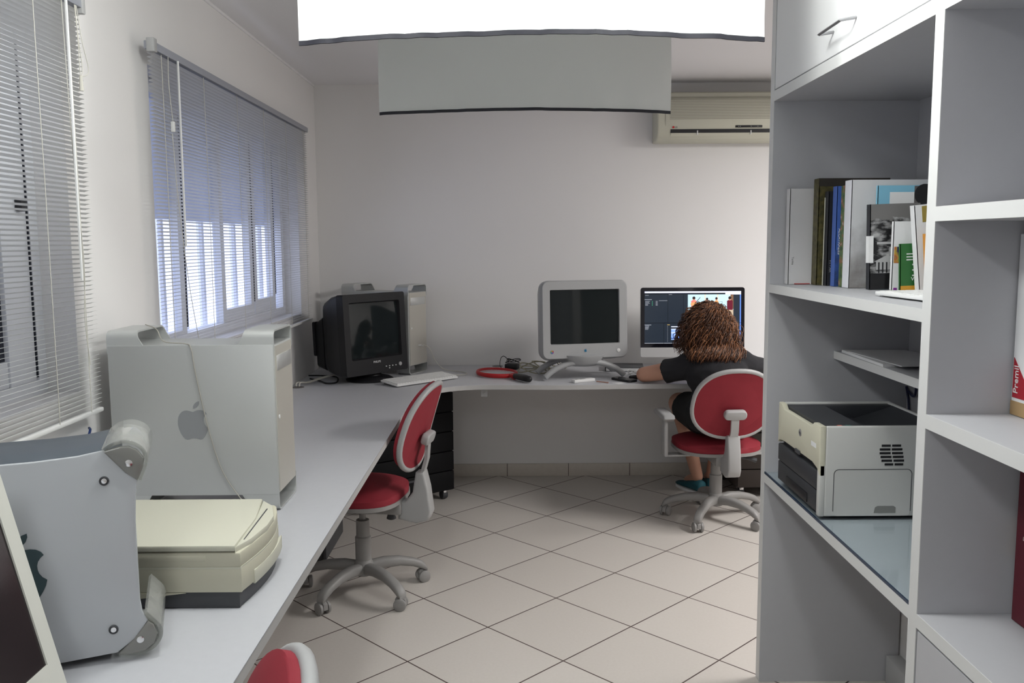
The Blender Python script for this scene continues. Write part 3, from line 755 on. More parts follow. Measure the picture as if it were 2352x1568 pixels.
# ------------------------------------------------------------------ wide flat all-in-one computer
t = thing('desktop_computer', 'slim wide computer with lit editing screen in front of the person', 'computer', (1.082, 5.22, ZD+.001), R(-1.5))
WI = .310; MI = Matrix.Translation((0, 0, .115)) @ Matrix.Rotation(R(-4), 4, 'X')
obj('housing', MB(MI).prism(rrect(-WI, WI, -.032, .385, .014, 4), .0, .018, 'XZ', bev=.003), M_aluedge, t)
obj('chin', MB(MI).prism([(-WI, .026), (-WI, -.02), (-WI+.004, -.03), (-WI+.012, -.032), (WI-.012, -.032), (WI-.004, -.03), (WI, -.02), (WI, .026)], -.003, .0, 'XZ'), mat('silver_chin', (.56, .56, .56), .4, metal=.2), t)
obj('front_glass', MB(MI).prism([(-WI, .026), (WI, .026)]+[p for p in rrect(-WI, WI, .026, .385, .014, 4) if p[1] > .06], -.003, .0, 'XZ'), M_blackgl, t)
E_ = lambda nm, c, s=1.: mat('display_'+nm, c, .3, emit=s)
scr = MB(MI)
def q(x0, x1, z0, z1, k, d=0.):
    scr.k = k; y = -.0034-d
    scr.add([(x0, y, z0), (x1, y, z0), (x1, y, z1), (x0, y, z1)], [(0, 1, 2, 3)])
sm = [E_('navy', (.014, .020, .030)), E_('bar', (.62, .66, .86)), E_('line', (.005, .007, .010)), E_('type', (.28, .30, .34)), E_('blue', (.10, .22, .75)), E_('sky', (.42, .58, .66)), E_('coral', (.62, .17, .15)), E_('tan', (.55, .28, .12)),
      E_('hair', (.02, .012, .015)), E_('maroon', (.10, .008, .02)), E_('skin', (.50, .24, .16)), E_('floor', (.42, .33, .24)), E_('clip', (.22, .35, .72)), E_('green', (.05, .30, .16)), E_('wood', (.16, .09, .05)), E_('cream', (.60, .50, .38)), E_('gold', (.35, .25, .08))]
sx0, sx1, sz0, sz1 = -WI+.024, WI-.022, .050, .362
q(sx0, sx1, sz0, sz1, 0); q(sx0, sx1, sz1-.010, sz1, 1, .0003); q(sx1-.006, sx1, sz0, sz1-.01, 4, .0003); q(.195, sx1, sz1-.020, sz1-.008, 1, .0006)
q(sx0, .19, sz1-.018, sz1-.0105, 2, .0003)
q(-.148, -.146, .175, sz1-.02, 2, .0003); q(-.055, -.053, .175, sz1-.02, 2, .0003); q(sx0, sx1, .172, .175, 2, .0003); q(-.172, -.170, sz0, .172, 2, .0003)
for i in range(5):
    q(sx0+.004, sx0+.035+random.uniform(-.015, .006), .302-i*.006, .304-i*.006, 3, .0003); q(-.242, -.238, .301-i*.006, .304-i*.006, 13, .0003); q(-.22, -.208, .302-i*.006, .304-i*.006, 3, .0003)
q(sx0, sx0+.043, .312, .315, 3, .0003); q(-.20, -.15, .306, .308, 3, .0003); q(sx0+.003, sx0+.025, .338, .340, 3, .0003); q(-.142, -.122, .342, .344, 3, .0003)
q(sx0, sx0+.04, .160, .163, 3, .0003); q(-.15, -.135, .160, .164, 16, .0003)
for i in range(5): q(sx0+.003, sx0+.02+random.uniform(0, .008), .154-i*.005, .156-i*.005, 3, .0003)
for i in range(14): q(-.150, -.147, .152-i*.007, .154-i*.007, 3, .0003)
q(-.127, .12, .148, .153, 1, .0003); q(-.127, .12, .084, .138, 12, .0003); q(-.127, .12, .134, .138, 1, .0006); q(-.127, .12, .112, .116, 1, .0006); q(-.127, .12, .082, .086, 4, .0006); q(-.127, .12, .072, .078, 12, .0003)
q(sx0, .2, sz0, sz0+.003, 3, .0003)
# the picture in the player: four people making music in a pale room
vx0, vx1, vz0, vz1 = -.028, .243, .235, .343
q(vx0, vx1, vz0, vz1, 5, .0004); q(vx0, vx1, .205, .252, 11, .0006); q(vx1-.018, vx1, .255, vz1, 14, .0008)
for x in (.072, .145): q(x, x+.006, .25, vz1, 15, .0007)
def blob(cx, cz, rx, rz, k, d):
    scr.k = k; y = -.0034-d
    scr.add([(cx+rx*math.cos(R(a)), y, cz+rz*math.sin(R(a))) for a in range(0, 360, 30)], [list(range(12))])
for cx, sc_, top, kk in ((.008, 1, .318, 6), (.086, .8, .312, 14), (.142, .8, .315, 7), (.222, 1.05, .318, 9)):
    q(cx-.016*sc_, cx+.016*sc_, .25, top-.016, kk, .0010); blob(cx, top-.018, .017*sc_, .010, kk, .0011)
    blob(cx, top, .0085*sc_, .011*sc_, 10, .0012); blob(cx, top+.004, .009*sc_, .009*sc_, 8, .0013)
blob(.004, .285, .016, .011, 7, .0015); blob(.014, .292, .010, .008, 7, .0016)
scr.k = 8; scr.add([(.016, -.0052, .293), (.045, -.0052, .327), (.047, -.0052, .325), (.018, -.0052, .290)], [(0, 1, 2, 3)])
q(.176, .1775, .25, .30, 8, .0015); q(.160, .178, .298, .2995, 8, .0015)
obj('screen', scr, sm, t)
obj('stand', MB().prism([(.02, .006), (.03, .14), (.045, .14), (.05, .25), (.058, .25), (.058, .13), (.04, .0), (-.07, 0), (-.07, .006)], -.09, .09, 'YZ', bev=.001), M_aluedge, t)

# ------------------------------------------------------------------ keyboards
def make_keyboard(name, label, loc, rz, W_, D_, rows, lift, kw):
    t = thing(name, label, 'keyboard', loc, rz)
    tilt = Matrix.Rotation(R(lift), 4, 'X')
    obj('tray', MB(tilt).prism(rrect(-W_/2, W_/2, 0, D_, .008, 3), .002, .011, bev=.002), M_white, t)
    k = MB(tilt)
    ry = (D_-.016)/rows
    for r in range(rows):
        x = -W_/2+.008
        while x < W_/2-.012:
            w_ = kw
            if r == 0 and -W_/2+.085 < x < -W_/2+.1: w_ = kw*5.5
            if rows > 5 and (W_*.160 < x < W_*.175 or W_*.285 < x < W_*.30): x += .006
            w_ = min(w_, W_/2-.006-x)
            if w_ > .006: k.box(x+.0008, x+w_-.0008, .008+r*ry+.0008, .008+(r+1)*ry-.0012, .010, .0165 if rows > 5 else .0125, bev=.0015, seg=1)
            x += w_
    o = obj('keys', k, M_white, t)
    fe = MB(tilt)
    for x in (-W_/2+.02, W_/2-.03): fe.box(x, x+.012, .005, .011, -.0005, .003)
    fe.box(-W_/2+.02, W_/2-.02, D_-.012, D_-.004, -D_*math.sin(R(lift))*.99, .003)
    obj('foot', fe, M_greyl, t)
    return t
kb = make_keyboard('keyboard', 'white full-size keyboard in front of the black tube monitor', (-.465, 4.815, ZD+.003), R(44), .435, .155, 6, 4.5, .0185)
Mi = kb.matrix_basis.inverted()
cab = spline([(-.548, 5.21, .892), (-.525, 5.195, .895), (-.49, 5.20, .87), (-.46, 5.2, .80), (-.41, 5.22, .745), (-.35, 5.24, .7315), (-.28, 5.17, .7315), (-.275, 5.10, .7315), (-.32, 5.06, .733), (-.36, 5.035, .739)])
obj('cable', MB().tube([Mi @ p for p in cab], .0022, 6), M_cord, kb)
obj('plug', MB().box(-.012, .02, -.006, .006, -.004, .004, bev=.001, M=Mi @ Matrix.Translation((-.55, 5.21, .892))), M_white, kb)
make_keyboard('keyboard', 'slim white keyboard lying on the bookshelf before the books', (.918, 2.055, 1.362), R(-86), .28, .125, 5, .8, .0185)
make_keyboard('keyboard', 'white keyboard on the back desk under the lit screen', (1.06, 4.98, ZD+.003), R(0), .40, .13, 5, 1.5, .0185)

# ------------------------------------------------------------------ racket, cables and small items on the back desk
t = thing('fly_swatter_racket', 'red and black racket-shaped fly swatter lying on the back desk', 'racket', (-.09, 5.085, ZD+.002), math.atan2(-.30, .19))
hoop = [(.142*math.cos(R(a)), .105*math.sin(R(a)), .014) for a in range(0, 360, 9)]
M_redp = mat('red_plastic', (.50, .018, .022), .4)
obj('hoop', MB().tube(hoop, .0075, 8, closed=True, sy=1.7), M_redp, t, 60)
net = MB()
for k in range(-12, 13):
    a = k*.0108
    y = .10*math.sqrt(max(0, 1-(a/.138)**2)); net.tube([(a, -y, .014), (a, y, .014)], .0004, 3)
    a = k*.008; x = .138*math.sqrt(max(0, 1-(a/.101)**2)); net.tube([(-x, a, .0145), (x, a, .0145)], .0004, 3)
obj('mesh_net', net, M_chrome, t)
obj('throat', MB().tube([(.138, 0, .015), (.18, 0, .016), (.20, 0, .017)], [.010, .016, .018], 10), M_redp, t)
obj('grip', MB().tube([(.18, 0, .017), (.20, 0, .019), (.30, 0, .021), (.345, 0, .02), (.358, 0, .02)], [.013, .017, .020, .018, .010], 12), M_black, t, 60)

cb = MB()
def coil(b, cx, cy, r1, r2, turns, z, rad, ph=0., n=20, up=.01):
    pts = []
    for i in range(int(turns*n)+1):
        a = 2*math.pi*i/n+ph; w_ = 1+.12*math.sin(a*.37+ph)
        pts.append((cx+r1*w_*math.cos(a), cy+r2*w_*math.sin(a), z+up*(1+math.sin(a*1.3+ph))))
    b.tube(pts, rad, 6); return pts[-1]
p = coil(cb, .13, 5.22, .085, .11, 3.2, ZD+.005, .0035, .4, up=.022)
cb.tube(spline([p, (.19, 5.22, ZD+.02), (.23, 5.34, ZD+.05), (.26, 5.42, ZD+.06)]), .0035, 6)
coil(cb, .29, 5.36, .05, .06, 1.6, ZD+.008, .0035, 2., up=.04)
tag(obj('cable_bundle', cb, M_cordbeige), 'loops of beige cable beside the grey tube display', 'cable')
t = thing('power_adapter', 'black power adapter with coiled cord on the back desk', 'adapter', (.0, 5.34, ZD+.0005), R(-20))
obj('body', MB().box(-.04, .04, -.03, .03, 0, .034, bev=.006), M_black, t)
cc = MB(); coil(cc, -.0, .02, .045, .03, 2.4, .036, .0025, .3, up=.012)
cc.tube(spline([(-.03, .03, .045), (-.07, .05, .07), (-.085, .03, .06), (-.08, .0, .02), (-.06, -.02, .004)]), .0022, 6)
obj('cord', cc, M_black, t)
pc = MB(); pc.tube(spline([(.13, 5.33, ZD+.012), (.19, 5.30, ZD+.01), (.24, 5.30, ZD+.008)]), .006, 8)
tag(obj('cable_connector', pc, M_cream), 'cream cable connector lying between the beige loops and the display stand', 'connector')
t = thing('boxed_book', 'black covered thick book lying flat behind the display stand', 'book', (.675, 5.27, ZD+.001), R(-6))
obj('cover', MB().box(-.11, .12, -.07, .11, .022, .027, bev=.001).box(-.11, .12, -.07, .11, 0, .003).box(-.11, -.105, -.07, .11, 0, .027), M_darkgrey, t)
obj('pages', MB().box(-.104, .118, -.066, .107, .003, .022), M_whitep, t)
t = thing('remote_control', 'small white remote control near the front edge of the back desk', 'remote', (.395, 4.825, ZD), R(30))
obj('body', MB().box(-.07, .07, -.02, .02, 0, .018, bev=.005), M_white, t)
obj('button', MB().box(-.05, -.035, -.006, .006, .018, .0195).box(-.02, .01, -.01, .01, .018, .019), M_greyl, t)
t = thing('mobile_phone', 'black mobile phone lying by the person\'s elbow on the desk', 'phone', (.628, 4.86, ZD), R(-52))
obj('body', MB().prism(rrect(-.075, .075, -.034, .034, .014, 4), 0, .013, bev=.004), M_black, t)
obj('screen', MB().box(-.055, .055, -.028, .028, .013, .0136), M_blackgl, t)
tag(obj('pencil_stub', MB().tube([(.47, 4.825, ZD+.003), (.53, 4.775, ZD+.003)], .003, 6), mat('pale_wood', (.45, .24, .18), .6)), 'thin pinkish stick on the desk between remote and phone', 'stick')
tag(obj('paper_slip', MB().prism([(.548, 4.775), (.58, 4.735), (.625, 4.765), (.60, 4.80)], ZD+.0004, ZD+.0014), M_whitep), 'small white paper slip at the desk edge beside the phone', 'paper')
ec = MB(); coil(ec, .705, 5.03, .032, .045, 2.6, ZD+.006, .0022, 1., up=.014); ec.tube(spline([(.70, 5.02, ZD+.02), (.74, 5.05, ZD+.03), (.80, 5.06, ZD+.01), (.86, 5.09, ZD+.006)]), .0022, 6)
tag(obj('white_cable', ec, M_white), 'tangled white thin cable beside the phone on the back desk', 'cable')
t = thing('strap_loop', 'black strap lying curled beside the phone and white cable', 'strap', (.70, 4.915, ZD), R(30))
obj('strap', MB().tube([(.04*math.cos(R(a)), .016*math.sin(R(a)), .011) for a in range(0, 360, 20)], .006, 6, closed=True, sy=1.8), M_black, t)
kc = MB()
kc.tube(spline([(-1.15, 4.93, ZD+.012), (-1.08, 4.86, ZD+.01), (-1.03, 4.80, ZD+.006), (-.98, 4.83, ZD+.006), (-1.0, 4.93, ZD+.02), (-1.1, 4.99, ZD+.02), (-1.18, 5.03, ZD+.015)]), .0045, 6)
tag(obj('power_cable', kc, M_black), 'black cable on the desk left of the tube monitor', 'cable')
kc = MB()
for dx in (0, .018): kc.tube(spline([(-1.175+dx, 4.70, ZD+.006), (-1.17+dx, 4.72, ZD+.024), (-1.14+dx, 4.80, ZD+.012), (-1.07+dx, 4.895, ZD+.026), (-.99+dx, 5.02, ZD+.03)]), .0035, 6)
tag(obj('beige_cable', kc, M_cord), 'pair of pale cables coming up through the desk corner grommet', 'cable')

# ------------------------------------------------------------------ air conditioner
t = thing('air_conditioner', 'cream wall air conditioner high on the back wall', 'air conditioner', (.875, YB, 2.100))
pr = [(0, 0), (-.11, 0), (-.165, .018), (-.185, .055), (-.19, .12), (-.185, .24), (-.165, .280), (-.14, .290), (0, .290)]
obj('body', MB().prism(pr, 0, .93, 'YZ', bev=.014, seg=3), M_cream, t, 45)
obj('front_cover', MB().prism([(-.186, .072), (-.1945, .12), (-.190, .235), (-.172, .277), (-.16, .275), (-.17, .08)], .05, .88, 'YZ', bev=.002), M_cream, t)
g = MB()
for k in range(15):
    z = .124+k*.0092; y = -.1955+(.0045*((z-.12)/.12))
    g.box(.075, .86, y, y+.004, z, z+.0036)
obj('grille', g, mat('cream_groove', (.34, .325, .27), .6), t)
obj('outlet', MB().box(.082, .86, -.1885, -.15, .045, .066), M_black, t)
lv = MB().prism([(-.187, .044), (-.155, .012), (-.150, .016), (-.182, .047)], .085, .86, 'YZ')
obj('louver', lv, M_cream, t)
for x in (.24, .56): obj('louver_pin', MB().box(x, x+.006, -.1905, -.18, .034, .058), M_white, t)
dp = obj('display', MB().box(.47, .63, -.192, -.185, .074, .087, bev=.002), M_black, t)
obj('indicator', MB().box(.485, .49, -.1928, -.19, .079, .082).box(.495, .50, -.1928, -.19, .079, .082).box(.56, .565, -.1928, -.19, .079, .082).box(.6, .605, -.1928, -.19, .079, .082), M_greyl, dp)
lg = obj('logo', MB().lathe([(.0065, 0), (.0065, .001)], 18, FR((.098, -.1905, .078), (1, 0, 0), (0, 0, 1))), M_redp, t)
text('lettering', 'LG', .013, FR((.115, -.1908, .078), (1, 0, 0), (0, 0, 1)), M_darkgrey, t)

# ------------------------------------------------------------------ hanging white sheets below the ceiling
def sheet_mat():
    m = bpy.data.materials.new('white_plastic_sheet'); m.use_nodes = True
    nt = m.node_tree; b = nt.nodes['Principled BSDF']; o = nt.nodes['Material Output']
    b.inputs['Base Color'].default_value = (.74, .75, .73, 1); b.inputs['Roughness'].default_value = .25
    tr = nt.nodes.new('ShaderNodeBsdfTranslucent'); tr.inputs[0].default_value = (.75, .77, .75, 1)
    mx = nt.nodes.new('ShaderNodeMixShader'); mx.inputs[0].default_value = .4
    nt.links.new(b.outputs[0], mx.inputs[1]); nt.links.new(tr.outputs[0], mx.inputs[2]); nt.links.new(mx.outputs[0], o.inputs[0])
    return m
M_sheet = sheet_mat()
def hang_sheet(label, xc, hw, Y, zb, zt, wr, seed):
    t = thing('hanging_sheet', label, 'sheet', (xc, Y, zb), 0, 'hanging white plastic sheets')
    nx, nz = 60, 26; vs, fs = [], []
    def off(u, v):
        bow = .065*u*u
        curl = -.05*(1-v)**2
        ripple = wr*math.exp(-v*3.2)*(noise.noise((u*7+seed, v*3, seed))*1.0+.6*noise.noise((u*16+seed, v*5, seed+3)))
        return bow+curl+ripple + .02*noise.noise((u*1.5, v*1.5, seed))
    for j in range(nz+1):
        for i in range(nx+1):
            u = -1+2*i/nx; v = j/nz
            w_ = hw*(1+.012*math.sin(v*3.0))
            vs.append((u*w_, off(u, v), v*(zt-zb)-.007*u*u*(1-v)))
    for j in range(nz):
        for i in range(nx): fs.append((j*(nx+1)+i, j*(nx+1)+i+1, (j+1)*(nx+1)+i+1, (j+1)*(nx+1)+i))
    me = MB().add(vs, fs).mesh('sheet')
    me = bake(me, ('SOLIDIFY', dict(thickness=.0012, offset=0)))
    obj('sheet', me, M_sheet, t, 80)
    b = MB(); rings = []
    for i in range(nx+1):
        u = -1+2*i/nx; y = off(u, 0); z = -.007*u*u; x = u*hw
        rings.append([(x, y-.003, z-.006), (x, y+.003, z-.006), (x, y+.003, z+.005), (x, y-.003, z+.005)])
    obj('bottom_strip', b.loft(rings), mat('dark_strip', (.008, .008, .014), .6), t, 60)
    return t
hang_sheet('bright white plastic sheet hanging nearest the camera under the ceiling', .052, .570, 2.2, 1.996, ZC-.002, .011, 1.)
hang_sheet('greyer plastic sheet hanging farther away, behind the bright one', .058, .570, 3.5, 2.010, ZC-.002, .008, 5.)

# ------------------------------------------------------------------ bookcase
XS, XK = .837, 1.312
bc = thing('bookcase', 'tall pale grey built-in bookcase along the right side', 'bookcase', (0, 0, 0))
def bpart(name, x0, x1, y0, y1, z0, z1, parent=bc, m=M_case):
    o = obj(name, MB().box(x0, x1, y0, y1, z0, z1, bev=.0008, seg=1), m, parent); return o
def edged(name, x0, x1, y0, y1, z0, z1):
    o = bpart(name, x0+.001, x1, y0, y1, z0, z1)
    obj('edge_strip', MB().box(XS, XS+.0015, y0, y1, z0, z1) if abs(x0-XS) < 1e-6 else MB().box(x0, x0+.0015, y0, y1, z0, z1), M_caseedge, o)
    return o
P1, P2, P3 = (2.85, 2.888), (1.745, 1.782), (.45, .485)
TOP = 2.46
for a, b in (P1, P2, P3): edged('side_panel', XS, XK, a, b, 0, TOP)
bpart('back_panel', XK-.012, XK, P2[1], P1[0], .735, TOP-.04)
bpart('back_panel', XK-.012, XK, P3[1], P2[0], .0, TOP-.04)
for (ya, yb), zs in (((P2[1], P1[0]), (.716, 1.350, 1.948)), ((P3[1], P2[0]), (.713, 1.1345, 1.5505, 1.948))):
    for z in zs:
        zt, zb_ = z+.0145, z-.0145
        if abs(z-1.350) < .01: zt, zb_ = 1.36, 1.333
        if abs(z-1.948) < .01: zt, zb_ = 1.972, 1.94
        edged('shelf', XS, XK-.012, ya, yb, zb_, zt)
edged('top_board', XS, XK, P3[1], P2[0], TOP-.035, TOP); edged('top_board', XS, XK, P2[1], P1[0], TOP-.035, TOP)
bpart('inner_shelf', 1.057, XK-.012, P2[1], P1[0], 1.115, 1.140)
obj('edge_strip', MB().box(1.0555, 1.057, P2[1], P1[0], 1.115, 1.140), M_caseedge, bc)
M_door = mat('white_door', (.74, .74, .74), .35)
for ya, yb, z0_, z1_, nm in ((P2[1]+.003, P1[0]-.003, 1.976, TOP-.04, 1), (P3[1]+.003, P2[0]-.003, 1.976, TOP-.04, 0), (P3[1]+.003, P2[0]-.003, .03, .692, 2)):
    d = obj('door', MB().box(XS+.002, XS+.02, ya, yb, z0_, z1_, bev=.001, seg=1), M_door if nm < 2 else M_case, bc)
    yc, zc = ((2.27, 2.036) if nm == 1 else ((ya+yb)/2, 2.036) if nm == 0 else (.7, .6))
    hd = MB().tube([(XS+.002, yc-.075, zc), (XS-.036, yc-.075, zc-.006), (XS-.036, yc+.075, zc-.006), (XS+.002, yc+.075, zc)], .005, 4, sy=.8)
    obj('handle', hd, mat('satin_steel', (.34, .34, .35), .3, metal=.8), d, 20)

# glass plate and laser printer
def glass_top_mat():
    m = bpy.data.materials.new('glass_plate'); m.use_nodes = True
    nt = m.node_tree; nt.nodes.clear()
    o = nt.nodes.new('ShaderNodeOutputMaterial'); tr = nt.nodes.new('ShaderNodeBsdfTransparent'); tr.inputs[0].default_value = (.95, .98, .985, 1)
    g = nt.nodes.new('ShaderNodeBsdfGlossy'); g.inputs['Roughness'].default_value = .08; g.inputs[0].default_value = (.85, .9, .95, 1)
    fr0 = nt.nodes.new('ShaderNodeLayerWeight'); fr0.inputs[0].default_value = .25
    fr = nt.nodes.new('ShaderNodeMath'); fr.operation = 'MULTIPLY'; fr.inputs[1].default_value = .35; nt.links.new(fr0.outputs['Facing'], fr.inputs[0])
    mx = nt.nodes.new('ShaderNodeMixShader'); nt.links.new(fr.outputs[0], mx.inputs[0]); nt.links.new(tr.outputs[0], mx.inputs[1]); nt.links.new(g.outputs[0], mx.inputs[2]); nt.links.new(mx.outputs[0], o.inputs[0])
    return m
gp = thing('glass_plate', 'clear glass plate covering the shelf under the printer', 'glass plate', (0, 0, .731))
obj('plate', MB().box(XS+.004, XK-.014, P2[1]+.002, P1[0]-.002, 0, .005), glass_top_mat(), gp)
obj('edge', MB().box(XS+.0002, XS+.004, P2[1]+.002, P1[0]-.002, .0002, .0065), mat('blue_glass_edge', (.01, .03, .07), .2), gp)
t = thing('laser_printer', 'pale grey laser printer with dark paper tray on the bookcase shelf', 'printer', (.846, 2.352, .737))
M_prn = mat('printer_grey', (.54, .54, .52), .5); M_prc = mat('printer_cream', (.60, .58, .46), .5); M_prd = mat('printer_charcoal', (.035, .037, .042), .45)
PW, PD, PH = .345, .375, .258
# shell: side walls, back, front upper
obj('side_cover', MB().box(.012, PW, 0, .012, .004, PH, bev=.005, seg=3), M_prn, t)
obj('side_cover', MB().box(.012, PW, PD-.010, PD, .004, PH, bev=.004, seg=3), M_prn, t)
obj('core', MB().box(.0125, PW-.001, .011, PD-.011, .006, PH-.052), M_prd, t)
fp = MB().prism([(0, .12), (.018, .135), (.06, .145), (PD-.06, .145), (PD-.01, .14), (PD, .13), (PD, PH), (PD-.03, PH), (PD-.05, PH-.014), (.075, PH-.014), (.055, PH), (0, PH)], -.004, .013, 'YZ', bev=.003)
obj('front_cover', fp, M_prc, t)
obj('front_corner', MB().box(-.003, .014, 0.0, .02, .004, .15, bev=.003), M_prn, t)
td = MB().box(-.004, .02, .022, PD-.004, .075, .128, bev=.004).box(-.003, .02, .022, PD-.004, .012, .073, bev=.004)
tr_ = obj('paper_tray', td, M_prd, t)
obj('tray_handle', MB().box(-.006, -.002, .09, .28, .018, .045, bev=.003), M_black, tr_)
tp = MB()
prt = [(.014, PH-.051), (.014, PH-.006), (.125, PH-.006), (.145, PH-.030), (.215, PH-.046), (.315, PH-.014), (.334, PH-.006), (.334, PH-.051)]
tp.prism(prt, .045, PD-.045, 'XZ')
for y0_, y1_ in ((.0125, .0449), (PD-.0449, PD-.0105)): tp.box(.014, .334, y0_, y1_, PH-.051, PH-.006, bev=.002)
obj('top_tray', tp, M_prd, t)
obj('top_rim', MB().box(PW-.0105, PW, .0125, PD-.0105, PH-.05, PH-.001, bev=.003), M_prn, t)
obj('button', MB().box(.052, .064, .022, .032, PH-.007, PH-.003), mat('coral_button', (.60, .16, .12), .4), t)
obj('button', MB().box(.075, .089, .022, .032, PH-.007, PH-.003), mat('teal_button', (.05, .16, .14), .4), t)
vt = MB()
for k in range(6):
    a0, a1 = ((.165, .218), (.160, .222), (.160, .224), (.163, .226), (.166, .228), (.175, .226))[5-k]
    for s0, s1 in ((a0, (a0+a1)/2-.002), ((a0+a1)/2+.002, a1)): vt.box(s0, s1, -.0008, .004, .148+k*.0105, .154+k*.0105)
obj('vent', vt, M_black, t)
ring_o, ring_i = rrect(.036, .252, .006, .138, .014, 5), rrect(.038, .250, .006, .136, .012, 5)
n = len(ring_o); dl = MB().add([(x, -.0007, z) for x, z in ring_o]+[(x, -.0007, z) for x, z in ring_i], [(i, (i+1) % n, n+(i+1) % n, n+i) for i in range(n) if not (ring_o[i][1] < .03 and ring_o[(i+1) % n][1] < .03)])
sd = obj('side_door', MB().prism(rrect(.038, .250, .006, .136, .012, 5), -.0005, .004, 'XZ'), M_prn, t)
obj('door_gap', dl, M_darkgrey, sd)
obj('finger_grip', MB().prism([(.150, .014), (.153, .03), (.160, .034), (.204, .034), (.210, .030), (.210, .014)], -.0012, .003, 'XZ'), mat('printer_recess', (.22, .22, .21), .6), sd)
lgp = obj('logo', MB().lathe([(.011, 0), (.011, .0012)], 20, FR((-.004, .165, .205), (0, -1, 0), (0, 0, 1))), M_greyp, t)
text('lettering', 'hp', .014, FR((-.0054, .165, .2055), (0, -1, 0), (0, 0, 1)), M_darkgrey, lgp)
obj('sticker', MB().box(-.0046, -.0035, .03, .07, .19, .203), M_whitep, t)
obj('latch', MB().box(-.008, -.002, .16, .20, .139, .151, bev=.002), M_darkgrey, t)
tag(obj('wall_cable', MB().tube(spline([(1.24, 2.66, 1.113), (1.27, 2.72, 1.03), (1.29, 2.78, 1.0), (1.293, 2.83, 1.012), (1.294, 2.86 - .02, 1.02), (1.294, 2.82, .97), (1.293, 2.80, .85), (1.27, 2.78, .742)]), .004, 6), mat('navy_cable', (.012, .016, .06), .5)), 'dark blue cable hanging behind the printer', 'cable')
for k, (dx, dy, rz, lb) in enumerate(((0, 0, 0, 'white paper stack spread on the small inner shelf, bottom sheets'), (.012, -.05, 5, 'loose white sheet slightly turned on top of the shelf paper stack'))):
    tag(obj('paper_sheets', MB().prism([(-.10, -.18), (.11, -.17), (.11, .15), (-.09, .16)], 0, .008 if k == 0 else .002, loc if False else 'XY'), M_whitep, None, loc=(1.160+dx-.004, 2.65+dy, 1.1405+k*.0085), rot=(0, 0, R(rz))), lb, 'paper')

# ------------------------------------------------------------------ books (spine to -X, cover to -Y)
def book(label, x, yf, th, w, h, mc, tilt=0., z=1.3612, name='book', ms=None, spine=None):
    t = thing(name, label, 'book', (x, yf, z), 0, 'books on the middle bookcase shelf')
    t.rotation_euler = (0, R(tilt), 0)
    if tilt < 0: pass
    c = MB().box(0, w, 0, .0022, 0, h).box(0, w, th-.0022, th, 0, h)
    obj('cover', c, mc, t)
    obj('spine', MB().box(-.001, .003, 0, th, 0, h, bev=.0006, seg=1), ms or mc, t)
    obj('pages', MB().box(.003, w-.004, .0022, th-.0022, .003, h-.003), M_whitep, t)
    return t
def cov_quad(b, x0, x1, z0, z1, k, d=.0006):
    b.k = k; b.add([(x0, -d, z0), (x1, -d, z0), (x1, -d, z1), (x0, -d, z1)], [(0, 1, 2, 3)])
SP = lambda z, th: FR((-.0014, th/2, z), (0, 0, -1), (0, -1, 0))     # writing running down a spine that faces -X
CV = lambda x, z: FR((x, -.0008, z), (0, 0, -1), (1, 0, 0))           # writing running down a cover that faces -Y
M_bw = mat('book_white', (.66, .65, .65), .5)
b_ = book('wide plain white book standing farthest left against the bookcase side', .885, 2.812, .03, .25, .302, M_bw)
text('title', 'Tuvira', .010, CV(.014, .075), M_greyp, b_)
obj('ribbon', MB().tube([(.02, -.003, .0015), (.04, -.009, .0015), (.07, -.002, .0015)], .0012, 5), M_redp, b_)
M_ol = ramp_mat('olive_cover', 60, [(.35, (.035, .03, .008, 1)), (.6, (.10, .085, .025, 1))], .5)
b_ = book('tall olive green book with a patterned cover and darker top', .955, 2.752, .042, .22, .330, M_ol)
cq = MB(); cov_quad(cq, 0, .22, .305, .330, 0)
for k in range(11):
    cq.k = 1; cq.add([(.032+.009*math.cos(R(a)), -.0008, .02+k*.027+.009*math.sin(R(a))) for a in range(0, 360, 30)], [list(range(12))])
obj('cover_print', cq, [mat('dark_dust', (.03, .025, .02), .6), mat('olive_dot', (.06, .05, .02), .6)], b_)
book('large black book only its top showing behind the white ones', 1.045, 2.798, .012, .12, .333, M_black)
M_bk = mat('book_black', (.02, .021, .025), .45)
b_ = book('thin black book with a cream back edge and white spine writing', .972, 2.712, .03, .22, .288, M_bk)
obj('cream_edge', MB().box(-.002, .001, .024, .03, 0, .27), M_cream, b_)
text('title', 'Organiz  Mocoroti', .012, CV(.030, .16), M_whitep, b_)
text('title', 'V1 - AR', .012, CV(.012, .06), M_greyl, b_)
M_bl = ramp_mat('blue_cover', 9, [(.42, (.012, .02, .05, 1)), (.55, (.05, .11, .38, 1))], .35)
b_ = book('blue book with white capital letters down its spine', .978, 2.66, .03, .22, .300, mat('book_blue', (.055, .12, .40), .35))
cq = MB(); cov_quad(cq, 0, .22, 0, .11, 0); obj('cover_print', cq, M_bl, b_)
text('title', 'ALCATRAZES', .013, CV(.012, .135), M_whitep, b_)
M_gn = ramp_mat('green_cover', 45, [(.35, (.02, .05, .02, 1)), (.5, (.10, .16, .05, 1)), (.6, (.25, .09, .05, 1)), (.7, (.4, .42, .3, 1))], .45)
b_ = book('green mottled book beside the large white book', .988, 2.625, .025, .22, .300, M_gn)
text('title', 'Mata Atlantica', .013, CV(.011, .20), M_cream, b_)
M_smoke = None
